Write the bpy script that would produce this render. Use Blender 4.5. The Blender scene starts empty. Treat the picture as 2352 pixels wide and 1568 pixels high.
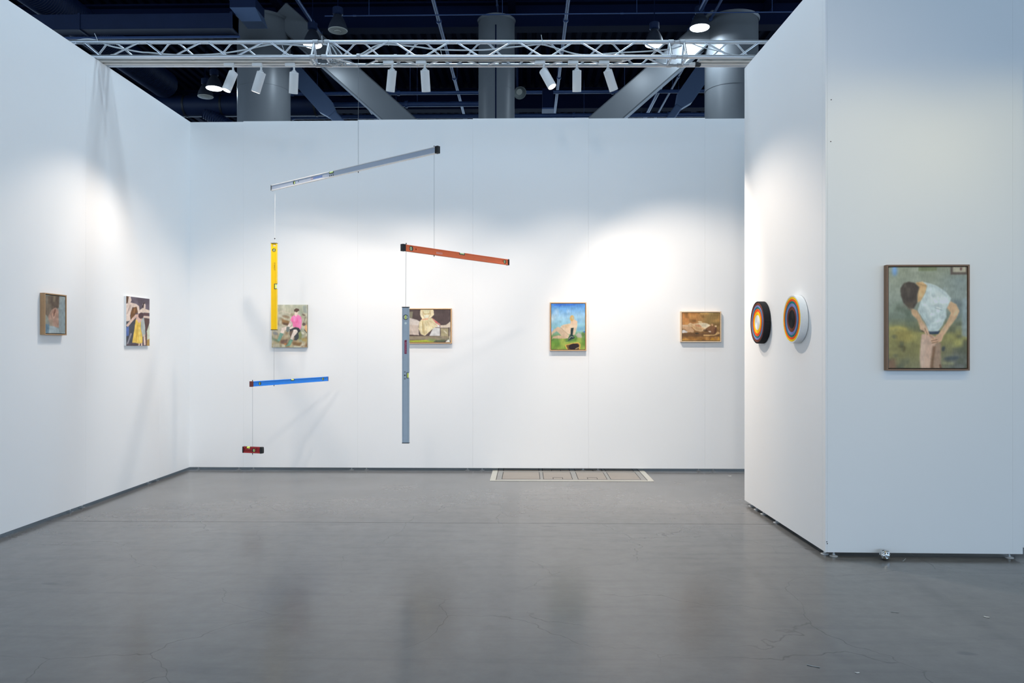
import bpy, bmesh, math, random
import numpy as np
from mathutils import Vector, Matrix

random.seed(7)
SC = bpy.context.scene
COL = SC.collection

# ------------------------------------------------------------------ camera, world, exposure
F = 1716.0          # focal length in photo pixels (2352 wide)
YAW = 0.0198        # camera turned slightly left of the back wall's normal
HC = 1.30           # eye height
HZ = 797.0          # horizon row
W, H = 2352, 1568
cam_d = bpy.data.cameras.new('camera')
cam = bpy.data.objects.new('camera', cam_d)
COL.objects.link(cam)
cam.location = (0, 0, HC)
cam.rotation_euler = (math.pi / 2, 0, YAW)
cam_d.sensor_width = 36
cam_d.lens = F / W * 36
cam_d.shift_y = (HZ - H / 2) / W
cam_d.clip_end = 300
SC.camera = cam

WORLD_COL, WORLD_STR = (0.72, 1.0, 1.34), 1.6
HALL_COL, HALL_W = (0.66, 0.84, 1.0), 26.0
BOOTH_W, AISLE_W = 52.0, 10.0
FRONT_W = 105.0
SPOT_COL, SPOT_W = (1.0, 0.85, 0.71), 56.0
world = bpy.data.worlds.new('hall_ambient')
SC.world = world
world.use_nodes = True
bg = world.node_tree.nodes['Background']
bg.inputs[0].default_value = (*WORLD_COL, 1)
bg.inputs[1].default_value = WORLD_STR
SC.view_settings.view_transform = 'Standard'
SC.view_settings.look = 'None'
SC.view_settings.exposure = 0.40
SC.view_settings.gamma = 1.0
SC.view_settings.use_curve_mapping = False
SC.cycles.max_bounces = 7
SC.cycles.diffuse_bounces = 5
SC.cycles.glossy_bounces = 3
SC.cycles.caustics_reflective = False
SC.cycles.caustics_refractive = False

FWD = Vector((-math.sin(YAW), math.cos(YAW), 0))
RGT = Vector((math.cos(YAW), math.sin(YAW), 0))
EYE = Vector((0, 0, HC))


def direc(px, py):
    return FWD + RGT * ((px - W / 2) / F) + Vector((0, 0, (HZ - py) / F))


def at(px, py, d):            # a pixel at an axial distance
    return EYE + direc(px, py) * d


def on_y(px, py, y):
    v = direc(px, py)
    return EYE + v * (y / v.y)


def on_x(px, py, x):
    v = direc(px, py)
    return EYE + v * (x / v.x)


def on_floor(px, py, z=0.0):
    v = direc(px, py)
    return EYE + v * ((z - HC) / v.z)


# ------------------------------------------------------------------ materials
MATS = {}


def lin(c):
    return tuple((x / 255 / 12.92) if x / 255 <= 0.04045 else ((x / 255 + 0.055) / 1.055) ** 2.4 for x in c)


def mat(name, col, rough=0.5, metal=0.0, var=0.0, scale=30.0, bump=0.0, emit=None, estr=0.0, spec=0.5, srgb=True, alpha=1.0, trans=0.0):
    if name in MATS:
        return MATS[name]
    m = bpy.data.materials.new(name)
    m.use_nodes = True
    nt = m.node_tree
    b = nt.nodes['Principled BSDF']
    c = lin(col) if srgb else col
    b.inputs['Roughness'].default_value = rough
    b.inputs['Metallic'].default_value = metal
    b.inputs['Specular IOR Level'].default_value = spec
    b.inputs['Base Color'].default_value = (*c, 1)
    if trans:
        b.inputs['Transmission Weight'].default_value = trans
    if emit is not None:
        b.inputs['Emission Color'].default_value = (*emit, 1)
        b.inputs['Emission Strength'].default_value = estr
    if var > 0 or bump > 0:
        tc = nt.nodes.new('ShaderNodeTexCoord')
        nz = nt.nodes.new('ShaderNodeTexNoise')
        nz.inputs['Scale'].default_value = scale
        nz.inputs['Detail'].default_value = 5
        nt.links.new(tc.outputs['Object'], nz.inputs['Vector'])
        if var > 0:
            mx = nt.nodes.new('ShaderNodeMix')
            mx.data_type = 'RGBA'
            mx.inputs[6].default_value = (*[x * (1 - var) for x in c], 1)
            mx.inputs[7].default_value = (*[min(1, x * (1 + var)) for x in c], 1)
            nt.links.new(nz.outputs['Fac'], mx.inputs[0])
            nt.links.new(mx.outputs[2], b.inputs['Base Color'])
        if bump > 0:
            bp = nt.nodes.new('ShaderNodeBump')
            bp.inputs['Strength'].default_value = bump
            bp.inputs['Distance'].default_value = 0.002
            nt.links.new(nz.outputs['Fac'], bp.inputs['Height'])
            nt.links.new(bp.outputs['Normal'], b.inputs['Normal'])
    MATS[name] = m
    return m


def concrete():
    m = bpy.data.materials.new('polished_concrete')
    m.use_nodes = True
    nt = m.node_tree
    N, L = nt.nodes, nt.links
    b = N['Principled BSDF']
    tc = N.new('ShaderNodeTexCoord')
    co = tc.outputs['Object']

    def noise(scale, detail=6, vec=co, rough=0.6):
        n = N.new('ShaderNodeTexNoise')
        n.inputs['Scale'].default_value = scale
        n.inputs['Detail'].default_value = detail
        n.inputs['Roughness'].default_value = rough
        L.new(vec, n.inputs['Vector'])
        return n

    def ramp(src, p0, c0, p1, c1):
        r = N.new('ShaderNodeValToRGB')
        r.color_ramp.elements[0].position = p0
        r.color_ramp.elements[0].color = (*c0, 1)
        r.color_ramp.elements[1].position = p1
        r.color_ramp.elements[1].color = (*c1, 1)
        L.new(src, r.inputs[0])
        return r.outputs[0]

    def mul(a, c, fac=1.0):
        x = N.new('ShaderNodeMix')
        x.data_type = 'RGBA'
        x.blend_type = 'MULTIPLY'
        x.inputs[0].default_value = fac
        L.new(a, x.inputs[6])
        L.new(c, x.inputs[7])
        return x.outputs[2]

    base = ramp(noise(0.7, 8).outputs['Fac'], 0.3, (0.140, 0.138, 0.137), 0.72, (0.186, 0.180, 0.175))
    fine = ramp(noise(9, 8, rough=0.7).outputs['Fac'], 0.3, (0.86, 0.86, 0.86), 0.7, (1.06, 1.06, 1.06))
    col = mul(base, fine)
    # trowel streaks, drawn out sideways
    mp = N.new('ShaderNodeMapping')
    mp.inputs['Scale'].default_value = (0.9, 7.0, 1.0)
    L.new(co, mp.inputs['Vector'])
    st = ramp(noise(1.4, 5, mp.outputs[0]).outputs['Fac'], 0.28, (0.80, 0.81, 0.83), 0.50, (1, 1, 1))
    col = mul(col, st, 0.8)
    # scuffs
    mp2 = N.new('ShaderNodeMapping')
    mp2.inputs['Scale'].default_value = (2.0, 6.0, 1.0)
    mp2.inputs['Rotation'].default_value = (0, 0, 0.25)
    L.new(co, mp2.inputs['Vector'])
    sc = ramp(noise(1.5, 1.0, mp2.outputs[0]).outputs['Fac'], 0.20, (0.66, 0.68, 0.72), 0.25, (1, 1, 1))
    col = mul(col, sc, 0.8)
    # faint parallel traces of old tape running away from the eye
    sep = N.new('ShaderNodeSeparateXYZ')
    L.new(co, sep.inputs[0])
    wv = N.new('ShaderNodeTexNoise')
    wv.noise_dimensions = '1D'
    wv.inputs['Scale'].default_value = 2.6
    wv.inputs['Detail'].default_value = 1.0
    L.new(sep.outputs['X'], wv.inputs['W'])
    tp = ramp(wv.outputs['Fac'], 0.30, (0.86, 0.86, 0.87), 0.36, (1, 1, 1))
    col = mul(col, tp, 0.7)
    # hairline cracks
    wn = noise(1.3, 5, rough=0.5)
    ws = N.new('ShaderNodeVectorMath')
    ws.operation = 'SCALE'
    ws.inputs['Scale'].default_value = 0.55
    L.new(wn.outputs['Color'], ws.inputs[0])
    wa = N.new('ShaderNodeVectorMath')
    wa.operation = 'ADD'
    L.new(co, wa.inputs[0])
    L.new(ws.outputs[0], wa.inputs[1])
    vo = N.new('ShaderNodeTexVoronoi')
    vo.feature = 'DISTANCE_TO_EDGE'
    vo.inputs['Scale'].default_value = 1.15
    L.new(wa.outputs[0], vo.inputs['Vector'])
    ck = ramp(vo.outputs['Distance'], 0.0, (0.50, 0.50, 0.51), 0.0032, (1, 1, 1))
    gate = N.new('ShaderNodeValToRGB')
    gate.color_ramp.elements[0].position = 0.42
    gate.color_ramp.elements[1].position = 0.56
    L.new(noise(1.1, 2).outputs['Fac'], gate.inputs[0])
    x = N.new('ShaderNodeMix')
    x.data_type = 'RGBA'
    x.blend_type = 'MULTIPLY'
    L.new(gate.outputs[0], x.inputs[0])
    L.new(col, x.inputs[6])
    L.new(ck, x.inputs[7])
    L.new(x.outputs[2], b.inputs['Base Color'])
    rr = ramp(noise(1.2, 5).outputs['Fac'], 0.3, (0.17, 0.17, 0.17), 0.7, (0.25, 0.25, 0.25))
    L.new(rr, b.inputs['Roughness'])
    b.inputs['Specular IOR Level'].default_value = 0.5
    MATS['polished_concrete'] = m
    return m


def canvas_mat():
    m = bpy.data.materials.new('painted_canvas')
    m.use_nodes = True
    nt = m.node_tree
    b = nt.nodes['Principled BSDF']
    a = nt.nodes.new('ShaderNodeAttribute')
    a.attribute_name = 'paint'
    nt.links.new(a.outputs['Color'], b.inputs['Base Color'])
    b.inputs['Roughness'].default_value = 0.6
    b.inputs['Specular IOR Level'].default_value = 0.25
    MATS['painted_canvas'] = m
    return m


def brushed(name, col, rough, metal=1.0):
    m = mat(name, col, rough, metal)
    nt = m.node_tree
    b = nt.nodes['Principled BSDF']
    tc = nt.nodes.new('ShaderNodeTexCoord')
    mp = nt.nodes.new('ShaderNodeMapping')
    mp.inputs['Scale'].default_value = (4, 300, 300)
    nz = nt.nodes.new('ShaderNodeTexNoise')
    nz.inputs['Scale'].default_value = 4
    r = nt.nodes.new('ShaderNodeMapRange')
    r.inputs['To Min'].default_value = rough * 0.8
    r.inputs['To Max'].default_value = rough * 1.25
    nt.links.new(tc.outputs['Object'], mp.inputs[0])
    nt.links.new(mp.outputs[0], nz.inputs['Vector'])
    nt.links.new(nz.outputs['Fac'], r.inputs['Value'])
    nt.links.new(r.outputs[0], b.inputs['Roughness'])
    return m


M_FLOOR = concrete()
M_CANVAS = canvas_mat()
M_WALL = mat('white_wall_paint', (241, 241, 240), 0.7, var=0.012, scale=1.5, bump=0.05, spec=0.2)
M_RAW = mat('raw_panel_edge', (120, 100, 82), 0.8, var=0.2, scale=12)
M_JOINT = mat('joint_filler', (52, 51, 52), 0.9, var=0.2, scale=20)
M_CEIL = mat('navy_ceiling_paint', (7, 17, 42), 0.9, var=0.35, scale=0.8, spec=0.1)
M_STEEL = mat('navy_steel_paint', (9, 21, 50), 0.8, var=0.25, scale=1.2, spec=0.12)
M_DUCT = mat('blue_duct_paint', (20, 35, 66), 0.5, var=0.25, scale=2, spec=0.3)
M_COLUMN = mat('grey_column_paint', (108, 110, 112), 0.4, var=0.12, scale=1.5)
M_BRACE = mat('blue_grey_brace_paint', (92, 110, 140), 0.5, var=0.15, scale=1.5)
M_PIPE = mat('pipe_paint', (58, 80, 122), 0.4, var=0.2, scale=3)
M_ALU = brushed('truss_aluminium', (214, 217, 221), 0.36, 0.85)
M_ALUB = mat('truss_weld', (196, 198, 200), 0.5, 0.6, var=0.1, scale=60)
M_WHITE = mat('white_fixture_paint', (226, 227, 226), 0.42, var=0.02, scale=20)
M_TRACK = mat('white_track_paint', (220, 220, 216), 0.5, var=0.05, scale=8)
M_CABLE = mat('white_cable_plastic', (206, 210, 212), 0.5, var=0.04, scale=20)
M_DARK = mat('black_plastic', (28, 30, 33), 0.5, var=0.15, scale=40)
M_WIRE = mat('steel_wire', (150, 152, 155), 0.35, 0.7, var=0.05, scale=200)
M_HOLE = mat('dark_hole', (20, 16, 15), 0.9)
M_LAMP_ON = mat('lit_lamp_lens', (255, 255, 255), 0.5, emit=(0.86, 0.94, 1.0), estr=9.0)
M_SPOT_ON = mat('lit_spot_lens', (255, 250, 240), 0.5, emit=(1.0, 0.93, 0.82), estr=9.0)
M_LAMP_OFF = mat('frosted_lamp_lens', (196, 192, 178), 0.45, var=0.06, scale=12)
M_BELL = mat('dark_lamp_bell', (48, 52, 62), 0.5, var=0.2, scale=8)


# ------------------------------------------------------------------ mesh helpers
class MB:
    def __init__(self):
        self.v, self.f, self.mi = [], [], []

    def add(self, vs, fs, m=0):
        o = len(self.v)
        self.v += [tuple(v) for v in vs]
        self.f += [tuple(i + o for i in f) for f in fs]
        self.mi += [m] * len(fs)

    def box(self, x0, x1, y0, y1, z0, z1, m=0, M=None):
        vs = [Vector((x, y, z)) for z in (z0, z1) for y in (y0, y1) for x in (x0, x1)]
        if M:
            vs = [M @ v for v in vs]
        self.add(vs, [(0, 2, 3, 1), (4, 5, 7, 6), (0, 1, 5, 4), (2, 6, 7, 3), (0, 4, 6, 2), (1, 3, 7, 5)], m)

    def cyl(self, a, b, r, r2=None, n=12, caps=True, m=0):
        a, b = Vector(a), Vector(b)
        r2 = r if r2 is None else r2
        d = (b - a).normalized()
        u = d.orthogonal().normalized()
        w = d.cross(u)
        vs = []
        for c, q in ((a, r), (b, r2)):
            for i in range(n):
                t = 2 * math.pi * i / n
                vs.append(c + (u * math.cos(t) + w * math.sin(t)) * q)
        fs = [(i, (i + 1) % n, n + (i + 1) % n, n + i) for i in range(n)]
        if caps:
            fs += [tuple(range(n - 1, -1, -1)), tuple(range(n, 2 * n))]
        self.add(vs, fs, m)

    def lathe(self, a, axis, prof, n=32, m=0, ref=None):
        # prof: (distance along axis, radius)
        a, d = Vector(a), Vector(axis).normalized()
        u = (Vector(ref) if ref else d.orthogonal()).normalized()
        w = d.cross(u)
        vs, fs = [], []
        for h, r in prof:
            for i in range(n):
                t = 2 * math.pi * i / n
                vs.append(a + d * h + (u * math.cos(t) + w * math.sin(t)) * r)
        for k in range(len(prof) - 1):
            for i in range(n):
                fs.append((k * n + i, k * n + (i + 1) % n, (k + 1) * n + (i + 1) % n, (k + 1) * n + i))
        self.add(vs, fs, m)

    def tube(self, pts, r, n=8, m=0):
        pts = [Vector(p) for p in pts]
        vs, fs = [], []
        u = None
        for k, p in enumerate(pts):
            d = (pts[min(k + 1, len(pts) - 1)] - pts[max(k - 1, 0)]).normalized()
            if u is None:
                u = d.orthogonal().normalized()
            u = (u - d * u.dot(d)).normalized()
            w = d.cross(u)
            for i in range(n):
                t = 2 * math.pi * i / n
                vs.append(p + (u * math.cos(t) + w * math.sin(t)) * r)
        for k in range(len(pts) - 1):
            for i in range(n):
                fs.append((k * n + i, k * n + (i + 1) % n, (k + 1) * n + (i + 1) % n, (k + 1) * n + i))
        fs += [tuple(range(n - 1, -1, -1)), tuple(range((len(pts) - 1) * n, len(pts) * n))]
        self.add(vs, fs, m)

    def build(self, name, mats, parent=None, smooth=True, bevel=0.0):
        me = bpy.data.meshes.new(name)
        me.from_pydata(self.v, [], self.f)
        bm = bmesh.new()
        bm.from_mesh(me)
        bmesh.ops.recalc_face_normals(bm, faces=bm.faces)
        if bevel:
            es = [e for e in bm.edges if e.is_manifold and e.calc_face_angle(0) > 0.5]
            bmesh.ops.bevel(bm, geom=es, offset=bevel, segments=1, affect='EDGES')
        bm.to_mesh(me)
        bm.free()
        mats = mats if isinstance(mats, (list, tuple)) else [mats]
        for m in mats:
            me.materials.append(m)
        if len(mats) > 1 and not bevel:
            me.polygons.foreach_set('material_index', self.mi)
        if smooth:
            me.polygons.foreach_set('use_smooth', [True] * len(me.polygons))
            me.set_sharp_from_angle(angle=math.radians(35))
        o = bpy.data.objects.new(name, me)
        COL.objects.link(o)
        o.parent = parent
        return o


def tag(o, label=None, cat=None, group=None, kind=None):
    if label:
        o['label'] = label
    if cat:
        o['category'] = cat
    if group:
        o['group'] = group
    if kind:
        o['kind'] = kind
    return o


def empty(name, loc=(0, 0, 0), rot=(0, 0, 0)):
    o = bpy.data.objects.new(name, None)
    o.empty_display_size = 0.1
    COL.objects.link(o)
    o.location = loc
    o.rotation_euler = rot
    return o


def share(name, data, parent, M=None):
    o = bpy.data.objects.new(name, data)
    COL.objects.link(o)
    o.parent = parent
    if M is not None:
        o.matrix_local = M
    return o


def box_obj(name, m, parent, x0, x1, y0, y1, z0, z1, bevel=0.0):
    b = MB()
    b.box(x0, x1, y0, y1, z0, z1)
    return b.build(name, m, parent, smooth=False, bevel=bevel)


def outline_mesh(outer, holes, t, name, m, parent, bevel=0.0):
    """2D outline (x, z) with holes, extruded from y=-t/2 to y=+t/2."""
    bm = bmesh.new()
    edges = []
    for loop in [outer] + holes:
        vs = [bm.verts.new((x, -t / 2, z)) for x, z in loop]
        edges += [bm.edges.new((vs[i], vs[(i + 1) % len(vs)])) for i in range(len(vs))]
    bmesh.ops.triangle_fill(bm, use_beauty=True, use_dissolve=False, edges=edges)
    ex = bmesh.ops.extrude_face_region(bm, geom=list(bm.faces))
    for v in ex['geom']:
        if isinstance(v, bmesh.types.BMVert):
            v.co.y += t
    bmesh.ops.recalc_face_normals(bm, faces=bm.faces)
    bmesh.ops.dissolve_limit(bm, angle_limit=0.01, verts=bm.verts, edges=bm.edges)
    me = bpy.data.meshes.new(name)
    bm.to_mesh(me)
    bm.free()
    me.materials.append(m)
    o = bpy.data.objects.new(name, me)
    COL.objects.link(o)
    o.parent = parent
    return o


def text_mesh(s, size, m, parent, M, name='lettering', extrude=0.0002, spacing=1.0):
    cu = bpy.data.curves.new(name, 'FONT')
    cu.body = s
    cu.size = size
    cu.extrude = extrude
    cu.align_x = 'CENTER'
    cu.align_y = 'CENTER'
    cu.space_character = spacing
    cu.resolution_u = 3
    tmp = bpy.data.objects.new('tmp', cu)
    COL.objects.link(tmp)
    dg = bpy.context.evaluated_depsgraph_get()
    me = bpy.data.meshes.new_from_object(tmp.evaluated_get(dg))
    bpy.data.objects.remove(tmp)
    bpy.data.curves.remove(cu)
    me.name = name
    me.materials.clear()
    me.materials.append(m)
    o = bpy.data.objects.new(name, me)
    COL.objects.link(o)
    o.parent = parent
    o.matrix_local = M
    return o


# ------------------------------------------------------------------ the setting
BACK_Y = 7.845
LEFT_X = -3.572
GAP = 0.03
TOP = GAP + 3.66

floor = tag(empty('floor'), kind='structure')
JY = 5.52
box_obj('floor_slab', M_FLOOR, floor, -40, 40, -30, JY - 0.003, -0.2, 0)
box_obj('floor_slab', M_FLOOR, floor, -40, 40, JY + 0.003, 60, -0.2, 0)
box_obj('joint_filler', M_JOINT, floor, -40, 40, JY - 0.004, JY + 0.004, -0.2, -0.004)

ceiling = tag(empty('ceiling'), kind='structure')
# corrugated steel deck, ribs running away from the eye
b = MB()
xs = []
k = -30.0
while k < 30:
    xs += [(k, 10.62), (k + 0.12, 10.62), (k + 0.15, 10.70), (k + 0.27, 10.70)]
    k += 0.3
vs = [(x, y, z) for y in (-30, 60) for x, z in xs]
n = len(xs)
b.add(vs, [(i, i + 1, n + i + 1, n + i) for i in range(n - 1)])
b.build('deck', M_CEIL, ceiling, smooth=False)


def foot_mesh():
    q = MB()
    q.lathe((0, 0, 0), (0, 0, 1), [(0, 0.0), (0, 0.024), (0.003, 0.025), (0.006, 0.018), (0.008, 0.005), (0.009, 0.005), (GAP + 0.002, 0.005)], 16)
    q.lathe((0, 0, 0.010), (0, 0, 1), [(0, 0.0), (0, 0.009), (0.006, 0.009), (0.006, 0.0)], 6)
    o = q.build('levelling_foot', mat('foot_plastic', (206, 208, 208), 0.5))
    me = o.data
    bpy.data.objects.remove(o)
    return me


FOOT = foot_mesh()


def wall_panels(name, p0, p1, cuts, th, tops, side, feet):
    """A run of panels from p0 to p1 (floor plan); cuts = distances of seams; the thickness lies on `side` of the run."""
    p0, p1 = Vector((*p0, 0)), Vector((*p1, 0))
    d = (p1 - p0).normalized()
    ang = math.atan2(d.y, d.x)
    w = tag(empty(name, p0, (0, 0, ang)), kind='structure')
    Ln = (p1 - p0).length
    cs = [0] + list(cuts) + [Ln]
    for i in range(len(cs) - 1):
        y0, y1 = (0, th) if side > 0 else (-th, 0)
        q = MB()
        e = 0.0003
        q.box(cs[i] + (e if i else 0), cs[i + 1] - (e if i < len(cs) - 2 else 0), y0, y1, GAP, tops[i % len(tops)])
        o = q.build('panel', M_WALL, w, smooth=False, bevel=0.0004)
        if True:
            e0 = box_obj('panel_underside', M_RAW, w, cs[i] + 0.004, cs[i + 1] - 0.004, y0 + 0.004, y1 - 0.004, GAP - 0.002, GAP + 0.001)
    for t in feet:
        share('levelling_foot', FOOT, w, Matrix.Translation((t, th / 2 if side > 0 else -th / 2, 0)))
    return w


def xback(px):
    return on_y(px, 900, BACK_Y).x


BX1 = 4.4
cuts_b = [xback(559) - LEFT_X + 1.215 * i for i in range(6)]
tops_b = [TOP - 0.008, TOP - 0.002, TOP + 0.006, TOP + 0.012, TOP + 0.006, TOP - 0.004, TOP + 0.006, TOP]
feet_b = [on_y(p, 1080, BACK_Y).x - LEFT_X for p in (452, 546, 579, 806, 840, 1073, 1107, 1340, 1374, 1606, 1640)]
wall_back = wall_panels('wall_back', (LEFT_X, BACK_Y), (BX1, BACK_Y), cuts_b, 0.08, tops_b, 1, feet_b)


def yleft(px):
    return on_x(px, 1100, LEFT_X).y


LY0 = 1.6
cuts_l = [yleft(197) - LY0 + d for d in (-3.66 + 0.0, -2.44, -1.22, 0.0, 1.22) if 0.1 < yleft(197) - LY0 + d < BACK_Y - LY0 - 0.1]
feet_l = [yleft(p) - LY0 for p in (172, 199, 349, 368)]
wall_left = wall_panels('wall_left', (LEFT_X, LY0), (LEFT_X, BACK_Y + 0.08), cuts_l, 0.08, [TOP, TOP, TOP, TOP], 1, feet_l)

# the closet that juts in on the right: side, front and its hidden sides
CN = Vector((1.849, 4.665))   # near corner
CF = Vector((1.809, 6.246))   # far corner
CR = Vector((3.045, 4.648))   # front right corner
CTOP = GAP + 3.585
wall_right = wall_panels('wall_right', CN + Vector((0, 0.05)), CF, [], 0.05, [CTOP], -1, [0.02, 0.86, 1.14, 1.30, 1.43])
wall_front = wall_panels('wall_front', CN, CR, [0.012, 1.135], 0.05, [CTOP + 0.25] * 3, 1, [0.06, 1.13])
wall_closet_back = wall_panels('wall_closet_back', CF + Vector((0.05, 0)), (3.05, 6.25), [], 0.05, [CTOP], -1, [])
wall_closet_side = wall_panels('wall_closet_side', CR + Vector((0, 0.05)), (3.05, 6.20), [], 0.05, [CTOP + 0.2], 1, [])

# unseen back and left walls added to shade the floor gaps; next booth at right
wall_lightblock_back = wall_panels('wall_lightblock_back', (-12.0, BACK_Y + 2.4), (9.0, BACK_Y + 2.4), [], 0.08, [3.4], 1, [])
wall_lightblock_left = wall_panels('wall_lightblock_left', (LEFT_X - 4.0, -1.0), (LEFT_X - 4.0, 9.1), [], 0.08, [3.4], 1, [])
wall_neighbour_right = wall_panels('wall_neighbour_right', (3.10, 4.80), (7.0, 4.78), [], 0.06, [3.6], 1, [])

# nail holes and screw marks on the front panel
q = MB()
for px, py in ((1909, 229), (1908, 325), (1899, 1244), (1900, 1248)):
    p = on_y(px, py, CN.y)
    q.cyl((p.x, p.y - 0.0006, p.z), (p.x, p.y + 0.001, p.z), 0.0035, n=8)
q.build('nail_holes', M_HOLE, None)
o = bpy.data.objects['nail_holes']
o.parent = wall_front
o.matrix_parent_inverse = wall_front.matrix_basis.inverted()

# floor hatch partly under the back wall
hm_frame = mat('hatch_frame_metal', (196, 194, 184), 0.45, 0.2, var=0.1, scale=8)
hm_plate = mat('hatch_plate_concrete', (150, 142, 134), 0.55, var=0.1, scale=6)
hm_curb = mat('hatch_inner_frame', (146, 145, 142), 0.5, var=0.1, scale=6)
hx0, hx1 = on_floor(1125, 1105).x, on_floor(1502, 1105).x
hy0 = on_floor(1300, 1105).y
hy1 = hy0 + 1.25
ht = tag(empty('floor_hatch', ((hx0 + hx1) / 2, hy0, 0)), 'pale metal framed floor hatch half under the back wall', 'floor hatch')
cx = (hx0 + hx1) / 2
X0, X1, Yd = hx0 - cx, hx1 - cx, hy1 - hy0
fw = 0.055
q = MB()
q.box(X0, X1, 0, 0.035, 0.0004, 0.004)
q.box(X0, X1, Yd - fw, Yd, 0.0004, 0.004)
q.box(X0, X0 + fw, 0.035, Yd - fw, 0.0004, 0.004)
q.box(X1 - fw, X1, 0.035, Yd - fw, 0.0004, 0.004)
q.build('frame', hm_frame, ht, smooth=False)
box_obj('seam', M_JOINT, ht, X0 + fw - 0.002, X1 - fw + 0.002, 0.033, Yd - fw, 0.0003, 0.0012)
q = MB()
ux0, ux1, uy0, uy1 = X0 + fw + 0.006, X1 - fw - 0.006, 0.041, Yd - fw - 0.006
pc = [(ux0 + 0.05, ux0 + 0.43), (ux0 + 0.46, ux0 + 0.75), (ux0 + 0.80, ux0 + 1.09), (ux0 + 1.12, ux1 - 0.05)]
rows = [(uy0 + 0.05, uy0 + 0.48), (uy0 + 0.53, uy1 - 0.05)]
xs_ = [ux0] + [x for p in pc for x in p] + [ux1]
ys_ = [uy0] + [y for r_ in rows for y in r_] + [uy1]
for j in range(0, len(ys_) - 1):
    if j % 2 == 0:
        q.box(ux0, ux1, ys_[j], ys_[j + 1], 0.0005, 0.003)
    else:
        for i in range(0, len(xs_) - 1, 2):
            q.box(xs_[i], xs_[i + 1], ys_[j], ys_[j + 1], 0.0005, 0.003)
q.build('inner_frame', hm_curb, ht, smooth=False)
for r_ in rows:
    for i, p in enumerate(pc):
        pl = box_obj('cover_plate', hm_plate, ht, p[0] + 0.006, p[1] - 0.006, r_[0] + 0.012, r_[1] - 0.012, 0.0005, 0.0032)
        if i in (1, 2):
            mx = (p[0] + p[1]) / 2
            q = MB()
            for (a0, a1, c0, c1) in ((-0.05, 0.05, 0.09, 0.102), (-0.05, -0.044, 0.012, 0.09), (0.044, 0.05, 0.012, 0.09)):
                q.box(mx + a0, mx + a1, r_[0] + c0, r_[0] + c1, 0.003, 0.0036)
            q.build('lifting_handle', M_JOINT, pl, smooth=False)

# ------------------------------------------------------------------ hall overhead: columns, beams, braces, ducts, pipes
ZB = 9.85     # underside of the main beams


def column(px0, px1, d, label, seam=True):
    c = at((px0 + px1) / 2, HZ, d)
    r = (px1 - px0) / 2 / F * d
    root = tag(empty('column', (c.x, c.y, 0)), label, 'column')
    q = MB()
    q.lathe((0, 0, 0), (0, 0, 1), [(0, r), (4.6, r), (4.6, r * 1.012), (4.66, r * 1.012), (4.66, r), (8.0, r), (8.0, r * 1.01), (8.03, r * 1.01), (8.03, r), (ZB, r)], 40)
    q.build('shaft', M_COLUMN, root)
    if seam:
        q = MB()
        q.cyl((0, -r - 0.002, 0), (0, -r - 0.002, ZB - 0.3), 0.018, n=6)
        q.build('seam_strip', M_STEEL, root)
    q = MB()
    q.lathe((0, 0, ZB - 0.06), (0, 0, 1), [(0, r * 1.02), (0.06, r * 1.06), (0.06, 0)], 40)
    q.build('collar', M_COLUMN, root)
    return c, r


DC = 19.6
cL, rL = column(548, 665, DC, 'thick grey round column above the left half of the back wall', False)
cM, rM = column(1099, 1182, DC, 'slimmer grey round column rising above the middle of the back wall')
cR, rR = column(1620, 1739, DC, 'thick grey round column at right, brightly lit near its top', False)


def brace(a, b_, w, h, m, name, label, gus=None):
    a, b_ = Vector(a), Vector(b_)
    d = (b_ - a)
    Ln = d.length
    d.normalize()
    yv = Vector((0, 1, 0))
    zv = d.cross(yv).normalized()
    yv = zv.cross(d)
    M = Matrix((d, yv, zv)).transposed().to_4x4()
    M.translation = a
    root = tag(empty(name), label, 'brace')
    root.matrix_world = M
    q = MB()
    q.box(0, Ln, -h / 2, h / 2, -w / 2, w / 2)
    q.build('tube', m, root, smooth=False, bevel=0.03)
    if gus:
        q = MB()
        g0, g1, gw = gus
        q.add([(g0, -h / 2 - 0.02, -gw / 2), (g1, -h / 2 - 0.02, -gw / 2), (g1 + 0.3, -h / 2 - 0.02, -w / 2), (g1 + 0.3, -h / 2 - 0.02, w / 2), (g1, -h / 2 - 0.02, gw / 2), (g0, -h / 2 - 0.02, gw / 2)] +
              [(g0, h / 2 + 0.02, -gw / 2), (g1, h / 2 + 0.02, -gw / 2), (g1 + 0.3, h / 2 + 0.02, -w / 2), (g1 + 0.3, h / 2 + 0.02, w / 2), (g1, h / 2 + 0.02, gw / 2), (g0, h / 2 + 0.02, gw / 2)],
              [(0, 1, 2, 3, 4, 5), (11, 10, 9, 8, 7, 6)] + [(i, (i + 1) % 6, 6 + (i + 1) % 6, 6 + i) for i in range(6)])
        q.build('gusset', m, root, smooth=False)
    return root


brace(at(645, 34, DC), at(1095, 436, DC), 0.62, 0.5, M_COLUMN, 'diagonal_brace', 'wide grey diagonal brace sloping down from the left column')
brace(at(1650, 50, DC), at(1187, 453, DC), 0.62, 0.5, M_COLUMN, 'diagonal_brace', 'wide pale diagonal brace sloping down from the right column')
brace(at(592, 72, 22.0), at(900, 414, 22.0), 0.27, 0.2, M_BRACE, 'diagonal_brace', 'narrow blue steel brace with gusset beside the left column', (0.3, 3.0, 0.48))
brace(at(1688, 60, 22.0), at(1440, 415, 22.0), 0.22, 0.2, M_BRACE, 'diagonal_brace', 'narrow blue steel brace with gusset beside the right column', (0.3, 2.6, 0.50))


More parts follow.
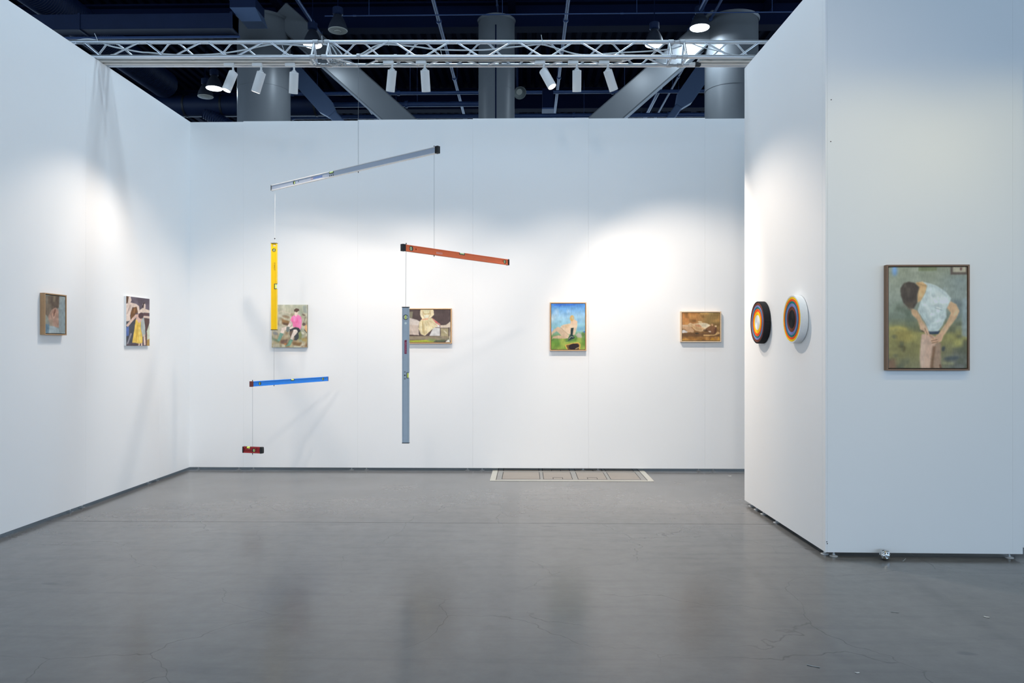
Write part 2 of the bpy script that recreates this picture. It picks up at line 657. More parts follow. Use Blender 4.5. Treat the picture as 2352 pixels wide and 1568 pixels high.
def ibeam(yc, zb, h, fwid, label):
    root = tag(empty('roof_beam', (0, yc, zb)), label, 'beam')
    box_obj('bottom_flange', M_STEEL, root, -30, 30, -fwid / 2, fwid / 2, 0, 0.05)
    box_obj('web', M_STEEL, root, -30, 30, -0.03, 0.03, 0.05, h - 0.05)
    box_obj('top_flange', M_STEEL, root, -30, 30, -fwid / 2, fwid / 2, h - 0.05, h)


ibeam(20.3, 9.92, 0.7, 0.42, 'dark navy roof beam crossing above the three columns')
ibeam(27.0, 9.85, 0.75, 0.42, 'dark navy roof beam far behind the three columns')
ibeam(33.5, 9.85, 0.75, 0.42, 'farthest dark navy roof beam low above the back wall')
for i, xx in enumerate((-13.0, -6.6, -0.4, 6.4, 12.8)):
    nm = ('leftmost', 'left', 'middle', 'right', 'rightmost')[i]
    root = tag(empty('roof_purlin', (xx, 0, 10.32)), f'{nm} dark navy roof purlin running away under the steel deck', 'beam')
    box_obj('web', M_STEEL, root, -0.02, 0.02, -5, 50, 0.02, 0.28)
    box_obj('flange', M_STEEL, root, -0.1, 0.1, -5, 50, 0, 0.02)


def long_pipe(px, z, r, label, y0=6, y1=45, px_y=0):
    d = (z - HC) * F / (HZ - px_y)
    x = at(px, px_y, d).x
    root = tag(empty('ceiling_pipe', (x, 0, z)), label, 'pipe')
    q = MB()
    q.cyl((0, y0, 0), (0, y1, 0), r, n=12)
    q.build('pipe', M_PIPE, root)
    q = MB()
    q.cyl((0, 0, 0), (0, 0.07, 0), r * 1.45, n=12)
    cpl = q.build('coupling', M_PIPE, root)
    q = MB()
    q.cyl((0, 0, 0), (0, 0, 10.65 - z), 0.008, n=6)
    hgr = q.build('hanger', M_PIPE, root)
    cpl.location = (0, y0 + 1.0, 0)
    hgr.location = (0, y0 + 2.0, 0)
    yy = y0 + 5.1
    while yy < y1 - 1:
        share('coupling', cpl.data, root, Matrix.Translation((0, yy, 0)))
        share('hanger', hgr.data, root, Matrix.Translation((0, yy + 1.0, 0)))
        yy += 4.1


long_pipe(683, 9.75, 0.05, 'blue ceiling pipe running away to the right of the left column')
long_pipe(995, 9.75, 0.05, 'blue ceiling pipe running away to the left of the middle column')
long_pipe(1305, 9.75, 0.05, 'blue ceiling pipe running away to the right of the middle column')
long_pipe(1621, 9.75, 0.06, 'blue ceiling pipe running away past the bright round lamp')
long_pipe(1657, 9.75, 0.035, 'thin ceiling conduit running away towards the right column')
long_pipe(530, 10.0, 0.03, 'thin ceiling conduit running away above the left column')
long_pipe(1141, 10.15, 0.022, 'thin conduit running straight above the middle column')


def cross_pipe(py, d, x0, x1, r, label):
    c = at(1176, py, d)
    root = tag(empty('cross_pipe', (0, c.y, c.z)), label, 'pipe')
    q = MB()
    q.cyl((x0, 0, 0), (x1, 0, 0), r, n=12)
    q.build('pipe', M_PIPE, root)
    q = MB()
    q.cyl((0, 0, 0), (0.08, 0, 0), r * 1.4, n=12)
    cpl = q.build('coupling', M_PIPE, root)
    q = MB()
    q.cyl((0, 0, 0), (0, 0, 10.65 - c.z), 0.008, n=6)
    hgr = q.build('hanger', M_PIPE, root)
    cpl.location = (x0 + 0.7, 0, 0)
    hgr.location = (x0 + 1.1, 0, 0)
    xx = x0 + 4.0
    while xx < x1 - 0.5:
        share('coupling', cpl.data, root, Matrix.Translation((xx, 0, 0)))
        share('hanger', hgr.data, root, Matrix.Translation((xx + 0.4, 0, 0)))
        xx += 3.3


cross_pipe(33, 18.4, -5.0, 12, 0.014, 'thin conduit crossing the hall near the top edge of the picture')
cross_pipe(212, 23.0, -8, 20, 0.055, 'blue pipe crossing the hall high above the back wall')
cross_pipe(238, 24.5, -8, -1.2, 0.085, 'thick blue pipe crossing the hall left of the middle column')
cross_pipe(266, 26.2, -9, 20, 0.075, 'lowest blue pipe crossing the hall just above the back wall')

# rectangular duct across the upper left
p0 = at(150, 29, 17.3)
p1 = at(534, 64, 17.3)
root = tag(empty('rectangular_duct', (p1.x, p1.y, p1.z)), 'long dark navy rectangular duct crossing the upper left', 'duct')
box_obj('body', M_DUCT, root, -7.5, 0, 0, 0.36, 0, p0.z - p1.z, bevel=0.01)
box_obj('joint_flange', M_DUCT, root, -3.62, -3.57, -0.02, 0.38, -0.02, p0.z - p1.z + 0.02)
box_obj('joint_flange', M_DUCT, root, -0.06, 0.0, -0.02, 0.38, -0.02, p0.z - p1.z + 0.02)
box_obj('support_angle', M_PIPE, root, -7.5, 0, 0.42, 0.46, -0.05, 0.0)

# diffuser box on top of the left column
c = at(568, 30, 17.6)
root = tag(empty('air_diffuser', (c.x, c.y, c.z)), 'dark tapered air diffuser box above the left column', 'air diffuser')
q = MB()
q.box(-0.30, 0.30, -0.3, 0.3, 0.0, 0.22)
q.build('box', M_DUCT, root, smooth=False)
q = MB()
q.add([(-0.30, -0.3, 0), (0.30, -0.3, 0), (0.30, 0.3, 0), (-0.30, 0.3, 0), (-0.10, -0.1, -0.24), (0.38, -0.1, -0.24), (0.38, 0.3, -0.24), (-0.10, 0.3, -0.24)],
      [(0, 1, 5, 4), (1, 2, 6, 5), (2, 3, 7, 6), (3, 0, 4, 7), (4, 5, 6, 7)])
q.build('hood', M_BRACE, root, smooth=False)
box_obj('drop_bracket', M_DUCT, root, -0.02, 0.02, -0.02, 0.02, 0.22, 10.6 - c.z)

# ribbed round duct running away at left
c = at(376, 192, 23.5)
root = tag(empty('ribbed_duct', (c.x, c.y, c.z)), 'dark blue ribbed round duct running away at upper left', 'duct')
prof = []
for i in range(555):
    y = -11.0 + i * 0.02
    prof.append((y, 0.42 + 0.009 * math.cos(i * math.pi / 2)))
q = MB()
q.lathe((0, 0, 0), (0, 1, 0), prof, 28)
q.build('ribbed_shell', M_DUCT, root)
for yy in (-8, -4.2, -1):
    box_obj('hanger_strap', M_STEEL, root, -0.45, -0.435, yy, yy + 0.04, 0, 10.6 - c.z)

# plain round duct crossing behind the left column
c = at(540, 243, 24.0)
root = tag(empty('round_duct', (c.x, c.y, c.z)), 'smooth dark blue round duct crossing behind the left column', 'duct')
q = MB()
q.cyl((-6, 0, 0), (3.0, 0, 0), 0.34, n=28)
q.build('shell', M_DUCT, root)
for xx in (-2.9, -1.6, -0.4, 1.2, 2.6):
    q = MB()
    q.cyl((xx, 0, 0), (xx + 0.06, 0, 0), 0.355, n=28)
    q.build('band', M_DARK, root)
for xx in (-4.5, -1.0, 2.0):
    box_obj('hanger_strap', M_STEEL, root, xx, xx + 0.04, -0.02, 0.02, 0.33, 10.66 - c.z)
pts = [(-0.9 + 1.3 * t, -0.1, -0.25 - 0.75 * t) for t in np.linspace(0, 1, 50)]
q = MB()
q.lathe(pts[0], Vector(pts[-1]) - Vector(pts[0]), [(i * 0.02, 0.2 + 0.012 * math.cos(i * math.pi / 2)) for i in range(80)], 20)
q.build('flexible_branch', M_DUCT, root)

# small box and speaker beside the middle column
c = at(1258, 232, 22.0)
root = tag(empty('junction_box', (c.x, c.y, c.z)), 'small navy box hung below the pipes right of the middle column', 'box')
box_obj('body', M_STEEL, root, -0.16, 0.16, -0.2, 0.2, -0.26, 0.3)
box_obj('bottom_lip', M_PIPE, root, -0.17, 0.17, -0.21, 0.21, -0.30, -0.26)
box_obj('hanger', M_STEEL, root, -0.02, 0.02, -0.02, 0.02, 0.3, 10.6 - c.z)

c = at(1194, 213, 20.6)
root = tag(empty('ceiling_speaker', (c.x, c.y, c.z)), 'round dark ceiling speaker peeping from behind the middle column', 'speaker')
ax = Vector((0.25, -0.75, -0.6)).normalized()
q = MB()
q.lathe((0, 0, 0), ax, [(-0.26, 0.0), (-0.26, 0.07), (-0.1, 0.12), (0.0, 0.175), (0.02, 0.18), (0.02, 0.165), (-0.02, 0.15), (-0.06, 0.10), (-0.07, 0.0)], 28)
q.build('horn', mat('speaker_grey', (120, 124, 120), 0.5, var=0.1, scale=10), root)
q = MB()
q.lathe((0, 0, 0), ax, [(-0.055, 0.0), (-0.055, 0.08), (-0.065, 0.09)], 28)
q.build('cone', M_LAMP_OFF, root)
q = MB()
q.cyl(ax * -0.2, (ax.x * -0.2, ax.y * -0.2, 10.6 - c.z), 0.015, n=8)
q.build('hanger', M_STEEL, root)


# high-bay lamps of the hall
def high_bay(loc, lit, label, r=0.225, watts=HALL_W):
    root = tag(empty('high_bay_lamp', loc), label, 'lamp', 'high bay lamps of the hall')
    q = MB()
    q.lathe((0, 0, 0), (0, 0, 1), [(0.0, r), (0.03, r * 0.99), (0.14, r * 0.86), (0.26, r * 0.62), (0.34, r * 0.40), (0.36, r * 0.34), (0.36, 0)], 32)
    q.build('bell', M_BELL, root)
    q = MB()
    q.lathe((0, 0, 0), (0, 0, 1), [(0.36, 0.09), (0.38, 0.12), (0.52, 0.12), (0.54, 0.06), (0.54, 0)], 20)
    q.build('ballast', M_DUCT, root)
    q = MB()
    q.lathe((0, 0, 0), (0, 0, 1), [(0.004, r), (-0.012, r * 0.95), (-0.02, r * 0.7), (-0.02, r * 0.45), (-0.005, r * 0.4), (-0.03, r * 0.3), (-0.035, 0)], 32)
    q.build('lens', M_LAMP_ON if lit else M_LAMP_OFF, root)
    q = MB()
    q.cyl((0, 0, 0.54), (0, 0, 10.62 - loc[2]), 0.012, n=8)
    q.build('stem', M_STEEL, root)
    if lit:
        ld = bpy.data.lights.new('high_bay_light', 'AREA')
        ld.shape = 'DISK'
        ld.size = 0.42
        ld.energy = watts
        ld.color = HALL_COL
        lo = bpy.data.objects.new('high_bay_light', ld)
        COL.objects.link(lo)
        lo.parent = root
        lo.location = (0, 0, -0.045)


ZL = 8.7


def hb(px, py, lit, label, **k):
    d = (ZL - HC) * F / (HZ - py)
    high_bay(at(px, py, d), lit, label, **k)


high_bay(at(1607, 64, 18.8), True, 'brightest lit high bay lamp in front of the right column', r=0.242, watts=55)
hb(1503, 102, True, 'lit high bay lamp half behind the truss near the right column', watts=12)
hb(718, 103, True, 'lit high bay lamp half behind the truss near the left column')
hb(492, 203, True, 'lit high bay lamp left of the left column below the truss')
hb(776, 70, False, 'unlit high bay lamp with pale lens above the truss')
hb(472, 222, False, 'unlit high bay lamp under the ribbed duct beside a lit one')
for (x, y, w_, lb) in ((-2.5, 4.9, BOOTH_W, 'added unseen lit high bay lamp above the left front of the booth'),  # booth lamps added out of view to brighten its inner walls
                       (-1.0, 7.0, BOOTH_W, 'added unseen lit high bay lamp above the left back of the booth'),
                       (0.6, 4.9, BOOTH_W, 'added unseen lit high bay lamp above the right front of the booth'),
                       (1.4, 6.8, BOOTH_W, 'added unseen lit high bay lamp above the right back of the booth'),
                       (-6.0, -3.0, AISLE_W, 'lit high bay lamp over the aisle behind the viewer, left'),
                       (0.5, -4.0, AISLE_W, 'lit high bay lamp over the aisle straight behind the viewer'),
                       (6.5, -3.0, AISLE_W, 'lit high bay lamp over the aisle behind the viewer, right')):
    high_bay((x, y, ZL), True, lb, watts=w_)

# ------------------------------------------------------------------ lighting truss
TZ, TD, TS = 3.708, 6.20, 0.185       # height of lower chords, distance of front chord, chord spacing
TH = TS * 0.866
o0 = EYE + FWD * TD
truss = tag(empty('lighting_truss', (o0.x, o0.y, TZ), (0, 0, YAW)), 'silver triangular lighting truss spanning the booth above the walls', 'truss')


def tl(px):                          # lateral position on the truss (middle depth)
    return (px - W / 2) / F * (TD + 0.05)


T0, T1 = tl(60), tl(1900)
J1, J2 = tl(735), tl(1557)
CR_ = 0.0165
segs = [(T0, J1 - 0.028), (J1 + 0.028, J2 - 0.028), (J2 + 0.028, T1)]
chords = [(0, 0), (TS, 0), (TS / 2, TH)]
for a, b_ in segs:
    for y, z in chords:
        q = MB()
        q.cyl((a, y, z), (b_, y, z), CR_, n=16)
        q.build('chord', M_ALU, truss)
for j in (J1, J2):
    for y, z in chords:
        q = MB()
        q.lathe((j - 0.07, y, z), (1, 0, 0), [(0, CR_), (0.0, 0.0195), (0.042, 0.0195), (0.042, 0.014), (0.098, 0.014), (0.098, 0.0195), (0.14, 0.0195), (0.14, CR_)], 16)
        q.cyl((j - 0.02, y - 0.03, z), (j - 0.02, y + 0.03, z), 0.005, n=8)
        q.cyl((j + 0.02, y - 0.03, z), (j + 0.02, y + 0.03, z), 0.005, n=8)
        q.build('coupler', M_ALUB, truss)
    for s in (-0.062, 0.062):
        for (ya, za), (yb, zb) in ((chords[0], chords[2]), (chords[1], chords[2]), (chords[0], chords[1])):
            q = MB()
            q.cyl((j + s, ya, za), (j + s, yb, zb), 0.0095, n=10)
            q.build('end_strut', M_ALU, truss)
PER = 144.5 / F * TD
X_REF = tl(895.7)
brace_cache = {}


def strut(a, b_):
    a, b_ = Vector(a), Vector(b_)
    key = (round((b_ - a).x, 3), round(a.y, 3), round(a.z, 3), round(b_.y, 3), round(b_.z, 3))
    if key not in brace_cache:
        q = MB()
        dv = (b_ - a)
        q.cyl((0, 0, 0), dv, 0.0078, n=10)
        for e in (Vector((0, 0, 0)), dv):
            dd = dv.normalized() * (0.012 if e.length < 1e-6 else -0.012)
            q.cyl(e + dd * 0.4, e + dd * 1.6, 0.0115, n=10)
        ob = q.build('brace', M_ALU, truss)
        ob.location = a
        brace_cache[key] = ob.data
    else:
        share('brace', brace_cache[key], truss, Matrix.Translation(a))


def zigzag(lo, hi, shift):
    k = -9
    g = 0.030
    while k < 12:
        x = X_REF + k * PER + shift
        for s in (-1, 1):
            xa, xb = x + s * g, x + s * (PER / 2 - g)
            if min(xa, xb) < T0 + 0.02 or max(xa, xb) > T1 - 0.02:
                continue
            if any(min(xa, xb) < j + 0.07 and max(xa, xb) > j - 0.07 for j in (J1, J2)):
                continue
            strut((xa, hi[0], hi[1]), (xb, lo[0], lo[1]))
        k += 1


zigzag(chords[0], chords[2], 0)
zigzag(chords[1], chords[2], PER / 2)
zigzag(chords[1], chords[0], 0)

# light tracks between the lower chords
TY = TS / 2


def track(px0, px1, label, ty=0.045, hw=0.018):
    a, b_ = tl(px0), tl(px1)
    c = truss.matrix_basis @ Vector((0, 0, 0))
    root = tag(empty('light_track', Matrix.Rotation(YAW, 4, 'Z') @ Vector(((a + b_) / 2, ty, 0)) + Vector((o0.x, o0.y, TZ)), (0, 0, YAW)), label, 'light track')
    hl = (b_ - a) / 2
    q = MB()
    q.box(-hl, hl, -hw, hw, 0.012, 0.016)
    q.box(-hl, hl, -hw, -0.012, -0.016, 0.012)
    q.box(-hl, hl, 0.012, hw, -0.016, 0.012)
    q.build('rail', M_TRACK, root, smooth=False)
    q = MB()
    q.box(-hl, hl, -0.012, 0.012, -0.004, 0.012)
    q.build('conductor_slot', mat('slot_grey', (120, 118, 114), 0.6), root, smooth=False)
    for s in (-1, 1):
        box_obj('end_cap', M_WHITE, root, *sorted((s * hl, s * (hl + 0.02))), -hw - 0.001, hw + 0.001, -0.018, 0.018)
    for t in np.linspace(-hl * 0.85, hl * 0.85, max(2, int(hl * 3))):
        q = MB()
        q.box(t - 0.012, t + 0.012, -ty, TS - ty, 0.016, 0.022)
        q.build('mounting_bracket', M_WHITE, root, smooth=False)


track(228, 708, 'white light track in the left third of the truss', TY, 0.045)
track(868, 1428, 'white light track in the middle of the truss')
track(1612, 1760, 'short empty white light track at the right end of the truss', TY, 0.05)


# spotlights
def spotlight(px, target, label, lit_power=1.0, size=88, blend=0.6, z_shift=0.0):
    base = Matrix.Rotation(YAW, 4, 'Z') @ Vector((tl(px), TY if px < 720 else 0.045, 0)) + Vector((o0.x, o0.y, TZ - 0.016))
    root = tag(empty('track_spotlight', base), label, 'spotlight', 'white track spotlights on the truss')
    q = MB()
    q.box(-0.075, 0.012, -0.016, 0.016, -0.03, 0.0)
    q.build('adapter', M_WHITE, root, smooth=False, bevel=0.004)
    q = MB()
    q.cyl((0, 0, -0.03), (0, 0, -0.062), 0.008, n=12)
    q.cyl((0, 0, -0.062), (0, 0, -0.072), 0.013, n=12)
    q.build('stem', M_WHITE, root)
    piv = Vector((0, 0, -0.078))
    aim = (Vector(target) - (base + piv)).normalized()
    R, Ln = 0.037, 0.172
    back = piv - aim * 0.012 + Vector((0, 0, -0.012))
    q = MB()
    q.lathe(back, aim, [(0, 0), (0, R - 0.004), (0.004, R), (Ln, R), (Ln, R - 0.0045), (Ln - 0.03, R - 0.006)], 36)
    q.build('housing', M_WHITE, root)
    q = MB()
    q.lathe(back, aim, [(Ln - 0.004, 0), (Ln - 0.005, R - 0.006), (Ln - 0.03, R - 0.006)], 28)
    q.build('lens', M_SPOT_ON, root)
    q = MB()
    side = aim.cross(Vector((0, 0, 1))).normalized()
    q.cyl(piv - side * 0.02, piv + side * 0.02, 0.011, n=12)
    q.build('hinge', M_WHITE, root)
    ld = bpy.data.lights.new('spot_beam', 'SPOT')
    ld.energy = SPOT_W * lit_power
    ld.color = SPOT_COL
    ld.spot_size = math.radians(size)
    ld.spot_blend = blend
    ld.shadow_soft_size = 0.022
    lo = bpy.data.objects.new('spot_beam', ld)
    COL.objects.link(lo)
    lo.parent = root
    lo.location = back + aim * (Ln + 0.004)
    lo.rotation_euler = aim.to_track_quat('-Z', 'Y').to_euler()


TGT_EAR = on_x(122, 735, LEFT_X)
TGT_DAN = on_x(318, 740, LEFT_X)
TGT_EAR.z = TGT_DAN.z = 0.1
SPOTS = [
    (531, TGT_EAR, 'white track spotlight farthest left, its glowing end turned to the viewer', 0.9),
    (596, TGT_DAN, 'white track spotlight second from the left end, tilted left', 0.55),
    (672, (-2.62, BACK_Y, -0.1), 'white track spotlight third from the left, in front of the left column', 0.9),
    (901, (-1.85, BACK_Y, -0.2), 'white track spotlight tilted left above the silver level', 0.9),
    (976, (-0.80, BACK_Y, -0.1), 'white upright track spotlight left of the middle column', 1.0),
    (1249, (1.82, 5.35, 0.2), 'white track spotlight tilted right with glowing end, right of the middle column', 2.1),
    (1325, (0.50, BACK_Y, -0.1), 'white upright track spotlight second from the right end', 1.0),
    (1396, (2.25, BACK_Y, -0.2), 'white track spotlight at the right end of the row, tilted right', 2.2),
]
for px, tgt, lb, pw in SPOTS:
    spotlight(px, tgt, lb, pw)

# aisle spots outside the picture, and unseen front lights added as booth fill
def free_spot(name, loc, tgt, watts, col, size, blend, soft):
    ld = bpy.data.lights.new(name, 'SPOT')
    ld.energy = watts
    ld.color = col
    ld.spot_size = math.radians(size)
    ld.spot_blend = blend
    ld.shadow_soft_size = soft
    lo = bpy.data.objects.new(name, ld)
    COL.objects.link(lo)
    lo.location = loc
    lo.rotation_euler = (Vector(tgt) - Vector(loc)).to_track_quat('-Z', 'Y').to_euler()


for x_ in (1.9, 2.6, 3.3):
    free_spot('aisle_spot', (x_, 3.0, 3.7), (x_ * 0.9 + 0.2, 4.66, 1.2), 16, (1.0, 0.82, 0.34), 76, 0.6, 0.03)
for x_, tx_ in ((-2.2, -3.3), (-0.6, -0.8), (0.6, 1.6)):
    free_spot('front_fill', (x_, 0.9, 3.9), (tx_, 7.8, 0.3), FRONT_W, (1.0, 0.92, 0.82), 62, 1.0, 0.12)  # added fill for the lower walls and the mobile's front


# cables on the truss
def spline(pts, n=10):
    pts = [Vector(p) for p in pts]
    out = []
    for i in range(len(pts) - 1):
        p0, p1, p2, p3 = pts[max(i - 1, 0)], pts[i], pts[i + 1], pts[min(i + 2, len(pts) - 1)]
        for k in range(n):
            t = k / n
            out.append(0.5 * ((2 * p1) + (p2 - p0) * t + (2 * p0 - 5 * p1 + 4 * p2 - p3) * t * t + (3 * p1 - p0 - 3 * p2 + p3) * t ** 3))
    out.append(pts[-1])
    return out


def cable(pix, label, r=0.0065, d=6.29, ties=()):
    P = spline([at(x, y, d) for x, y in pix])
    o = P[0].copy()
    root = tag(empty('power_cable', o), label, 'cable')
    q = MB()
    q.tube([p - o for p in P], r, 8)
    q.build('sheath', M_CABLE, root)
    for (xa, ya, xb, yb) in ties:
        q = MB()
        q.tube(spline([at(xa, ya, d - 0.03) - o, at((xa + xb) / 2 + 0.6, (ya + yb) / 2, d - 0.03) - o, at(xb, yb, d - 0.03) - o], 4), 0.0022, 6)
        q.build('cable_tie', M_CABLE, root)


cable([(120, 99), (166, 95), (199, 90), (224, 94), (255, 106), (319, 119), (344, 121), (408, 126), (485, 125), (548, 117), (600, 106), (640, 101), (700, 106), (722, 110)],
      'white cable winding through the left part of the truss', ties=((217, 77, 224, 94), (648, 104, 654, 124), (739, 82, 739, 98)))
cable([(760, 126), (800, 132), (830, 124), (862, 106), (890, 102), (930, 105), (960, 108), (1011, 114), (1105, 115), (1158, 110), (1211, 105), (1243, 102), (1275, 110), (1318, 123), (1353, 126), (1425, 121), (1484, 118), (1538, 113), (1566, 105)],
      'white cable winding through the middle of the truss', ties=((892, 92, 892, 105), (1012, 116, 1014, 127), (1243, 80, 1246, 104)))
cable([(1585, 98), (1610, 108), (1640, 115), (1668, 122), (1700, 127), (1716, 126)], 'thin white cable sloping in the right end of the truss', r=0.004)
for i in range(3):
    cable([(742 + i * 6, 102), (752 + i * 7, 104), (758 + i * 10, 116), (762 + i * 12, 128), (768 + i * 9, 140)], f'{("first", "second", "third")[i]} strand of the white cable bundle hanging at the left truss joint', r=0.0055, d=6.27 + 0.015 * i)
# coil of spare cable at the joint
root = tag(empty('cable_coil', at(772, 143, 6.33)), 'tangled coil of white cable at the left truss joint', 'cable coil')
for k in range(5):
    q = MB()
    pts = []
    ph = random.random() * 6
    rx, rz = random.uniform(0.04, 0.06), random.uniform(0.018, 0.026)
    for i in range(33):
        t = 2 * math.pi * i / 32
        pts.append((rx * math.cos(t + ph) + 0.010 * k - 0.02, 0.02 * math.sin(2 * t + ph) + 0.008 * k, rz * math.sin(t + ph) + 0.004 * math.sin(3 * t)))
    q.tube(pts, 0.005, 7)
    q.build('loop', M_CABLE, root)
# plug connector hanging at the right joint
c = at(1596, 148, 6.3)
root = tag(empty('plug_connector', c, (0, 0, 0)), 'white plug connector at the right truss joint', 'plug')
q = MB()
q.lathe((-0.05, 0, 0), (1, 0, 0), [(0, 0.008), (0.02, 0.018), (0.045, 0.02), (0.05, 0.02)], 18)
q.build('plug_body', M_WHITE, root)
q = MB()
q.lathe((0, 0, 0), (1, 0, 0), [(0, 0.021), (0.04, 0.021), (0.05, 0.012)], 18)
q.build('socket_ring', M_DARK, root)


# ------------------------------------------------------------------ hanging spirit levels
def circ(cx, cz, r, n=24):
    return [(cx + r * math.cos(2 * math.pi * i / n), cz + r * math.sin(2 * math.pi * i / n)) for i in range(n)]


M_VIAL = mat('yellow_green_vial', (236, 246, 110), 0.2, var=0.05, scale=30, emit=None)
M_VIALG = mat('pale_green_vial', (206, 236, 160), 0.2, var=0.05, scale=30)
M_CLEAR = mat('clear_vial_plastic', (225, 232, 226), 0.25, var=0.02, scale=30)
M_BEZ = mat('black_vial_bezel', (30, 34, 40), 0.45)


def vial_round(parent, cx, cz, r, t, vert, vm, bezel=M_BEZ):
    root = empty('vial_window')
    root.parent = parent
    root.location = (cx, 0, cz)
    q = MB()
    q.lathe((0, -t / 2 - 0.001, 0), (0, 1, 0), [(0, r * 0.85), (0, r * 1.04), (0.0012, r * 1.04), (0.0012, r), (t, r), (t + 0.0008, r * 1.04), (t + 0.002, r * 1.04), (t + 0.002, r * 0.85), (0, r * 0.85)], 28)
    q.build('bezel', bezel, root)
    q = MB()
    q.lathe((0, -0.002, 0), (0, 1, 0), [(0, 0), (0, r * 0.86), (0.004, r * 0.86), (0.004, 0)], 28)
    q.build('clear_plate', M_CLEAR, root)
    q = MB()
    dx = Vector((0, 0, 1)) if vert else Vector((1, 0, 0))
    q.cyl(dx * (-r * 0.70) + Vector((0, -0.004, 0)), dx * (r * 0.70) + Vector((0, -0.004, 0)), r * 0.34, n=14)
    q.build('vial', vm, root)
    q = MB()
    for s in (-1, 1):
        p = dx * (s * r * 0.2) + Vector((0, -0.004, 0))
        q.cyl(p - dx * 0.0006, p + dx * 0.0006, r * 0.38, n=14)
    q.build('vial_line', M_BEZ, root)


def vial_notch(parent, cx, top, w, dp, t, vm, rnd=False):
    """vial block in a notch that is open at the top edge"""
    root = empty('vial_window')
    root.parent = parent
    root.location = (cx, 0, top)
    q = MB()
    f = 0.0035 * (w / 0.045)
    q.box(-w / 2, -w / 2 + f, -t / 2 - 0.0012, t / 2 + 0.0012, -dp, -0.001)
    q.box(w / 2 - f, w / 2, -t / 2 - 0.0012, t / 2 + 0.0012, -dp, -0.001)
    q.box(-w / 2 + f, w / 2 - f, -t / 2 - 0.0012, t / 2 + 0.0012, -dp, -dp + f * 1.1)
    q.build('bezel', M_BEZ, root, smooth=False)
    q = MB()
    q.box(-w / 2 + f, w / 2 - f, -t / 2 + 0.003, t / 2 - 0.003, -dp + f, -0.002)
    q.build('clear_block', M_CLEAR, root, smooth=False)
    q = MB()
    q.cyl((-w * 0.36, -t / 2 + 0.002, -dp * 0.48), (w * 0.36, -t / 2 + 0.002, -dp * 0.48), dp * 0.32, n=14)
    q.build('vial', vm, root)


def frame_of(p_left, p_right, up):
    x = (Vector(p_right) - Vector(p_left)).normalized()
    z = Vector(up)
    z = (z - x * z.dot(x)).normalized()
    y = z.cross(x)
    M = Matrix((x, y, z)).transposed().to_4x4()
    return M


def level(name, label, p0, p1, up, Hh, T, body_m, holes=(), notches=(), bolts=(), capm=M_DARK, caps=(0.008, 0.008), cut_holes=(), chamfer=None, vm=M_VIAL, vert_v=True):
    M = frame_of(p0, p1, up)
    Ln = (Vector(p1) - Vector(p0)).length
    M.translation = Vector(p0)
    root = tag(empty(name), label, 'spirit level')
    root.matrix_world = M
    h2 = Hh / 2
    c0, c1 = caps
    top = [(c0, h2)]
    for (cx, w, dp) in sorted(notches):
        top += [(cx - w / 2, h2), (cx - w / 2, h2 - dp), (cx + w / 2, h2 - dp), (cx + w / 2, h2)]
    top += [(Ln - c1, h2)]
    outer = [(Ln - c1, -h2), (c0, -h2)] + top
    hl = [circ(cx, cz, r) for (cx, cz, r) in holes] + [circ(cx, cz, r, 14) for (cx, cz, r) in bolts] + [list(c) for c in cut_holes]
    outline_mesh(outer, hl, T * 0.62, 'body', body_m, root)
    # flanges along both long edges
    fl = 0.006
    for s in (-1, 1):
        spans = [(c0, Ln - c1)]
        if s > 0:
            for (cx, w, dp) in sorted(notches):
                a, b2 = spans.pop()
                spans += [(a, cx - w / 2), (cx + w / 2, b2)]
        for a, b2 in spans:
            q = MB()
            z0, z1 = (h2 - fl, h2 + 0.0006) if s > 0 else (-h2 - 0.0006, -h2 + fl)
            q.box(a, b2, -T / 2, T / 2, z0, z1)
            q.build('edge_rail', chamfer or body_m, root, smooth=False, bevel=0.0012)
    for x0, x1 in ((0, c0), (Ln - c1, Ln)):
        if x1 - x0 > 0.0005:
            q = MB()
            q.box(x0, x1, -T / 2 - 0.0012, T / 2 + 0.0012, -h2 - 0.0014, h2 + 0.0014)
            n_r = int((x1 - x0) / 0.006)
            for i in range(n_r):
                xx = x0 + (i + 0.5) * (x1 - x0) / n_r
                q.box(xx - 0.0012, xx + 0.0012, -T / 2 - 0.0022, T / 2 + 0.0022, -h2 - 0.0022, h2 + 0.0022)
            q.build('end_cap', capm, root, smooth=False)
    for (cx, cz, r) in holes:
        vial_round(root, cx, cz, r, T * 0.62, vert_v, vm)
    for (cx, w, dp) in notches:
        vial_notch(root, cx, h2, w, dp, T * 0.62, vm)
    for (cx, cz, r) in bolts:
        q = MB()
        q.lathe((cx, T * 0.05, cz), (0, 1, 0), [(0, 0), (0, r * 1.02), (0.004, r * 1.02), (0.004, 0)], 14)
        q.build('bolt_hole', M_HOLE, root)
    return root, M, Ln


def face_text(s, size, m, root, x, z, T, rot=0.0, **k):
    # lettering on the front (-y) face: text X -> local x, text Y -> local z
    B = Matrix(((1, 0, 0, x), (0, 0, -1, -T * 0.31 - 0.0005), (0, 1, 0, z), (0, 0, 0, 1)))
    return text_mesh(s, size, m, root, B @ Matrix.Rotation(rot, 4, 'Z'), **k)


def wire_part(root, M, a, b_, r=0.0011, name='suspension_wire', m=M_WIRE):
    Mi = M.inverted()
    q = MB()
    q.cyl(Mi @ Vector(a), Mi @ Vector(b_), r, n=8)
    return q.build(name, m, root)


def crimp(root, M, p, r=0.0035, h=0.012):
    Mi = M.inverted()
    p = Vector(p)
    q = MB()
    q.lathe(Mi @ (p + Vector((0, 0, h / 2))), Mi.to_3x3() @ Vector((0, 0, -1)), [(0, 0), (0, r), (h * 0.6, r), (h, r * 0.4), (h, 0)], 12)
    return q.build('wire_stop', M_DARK, root)


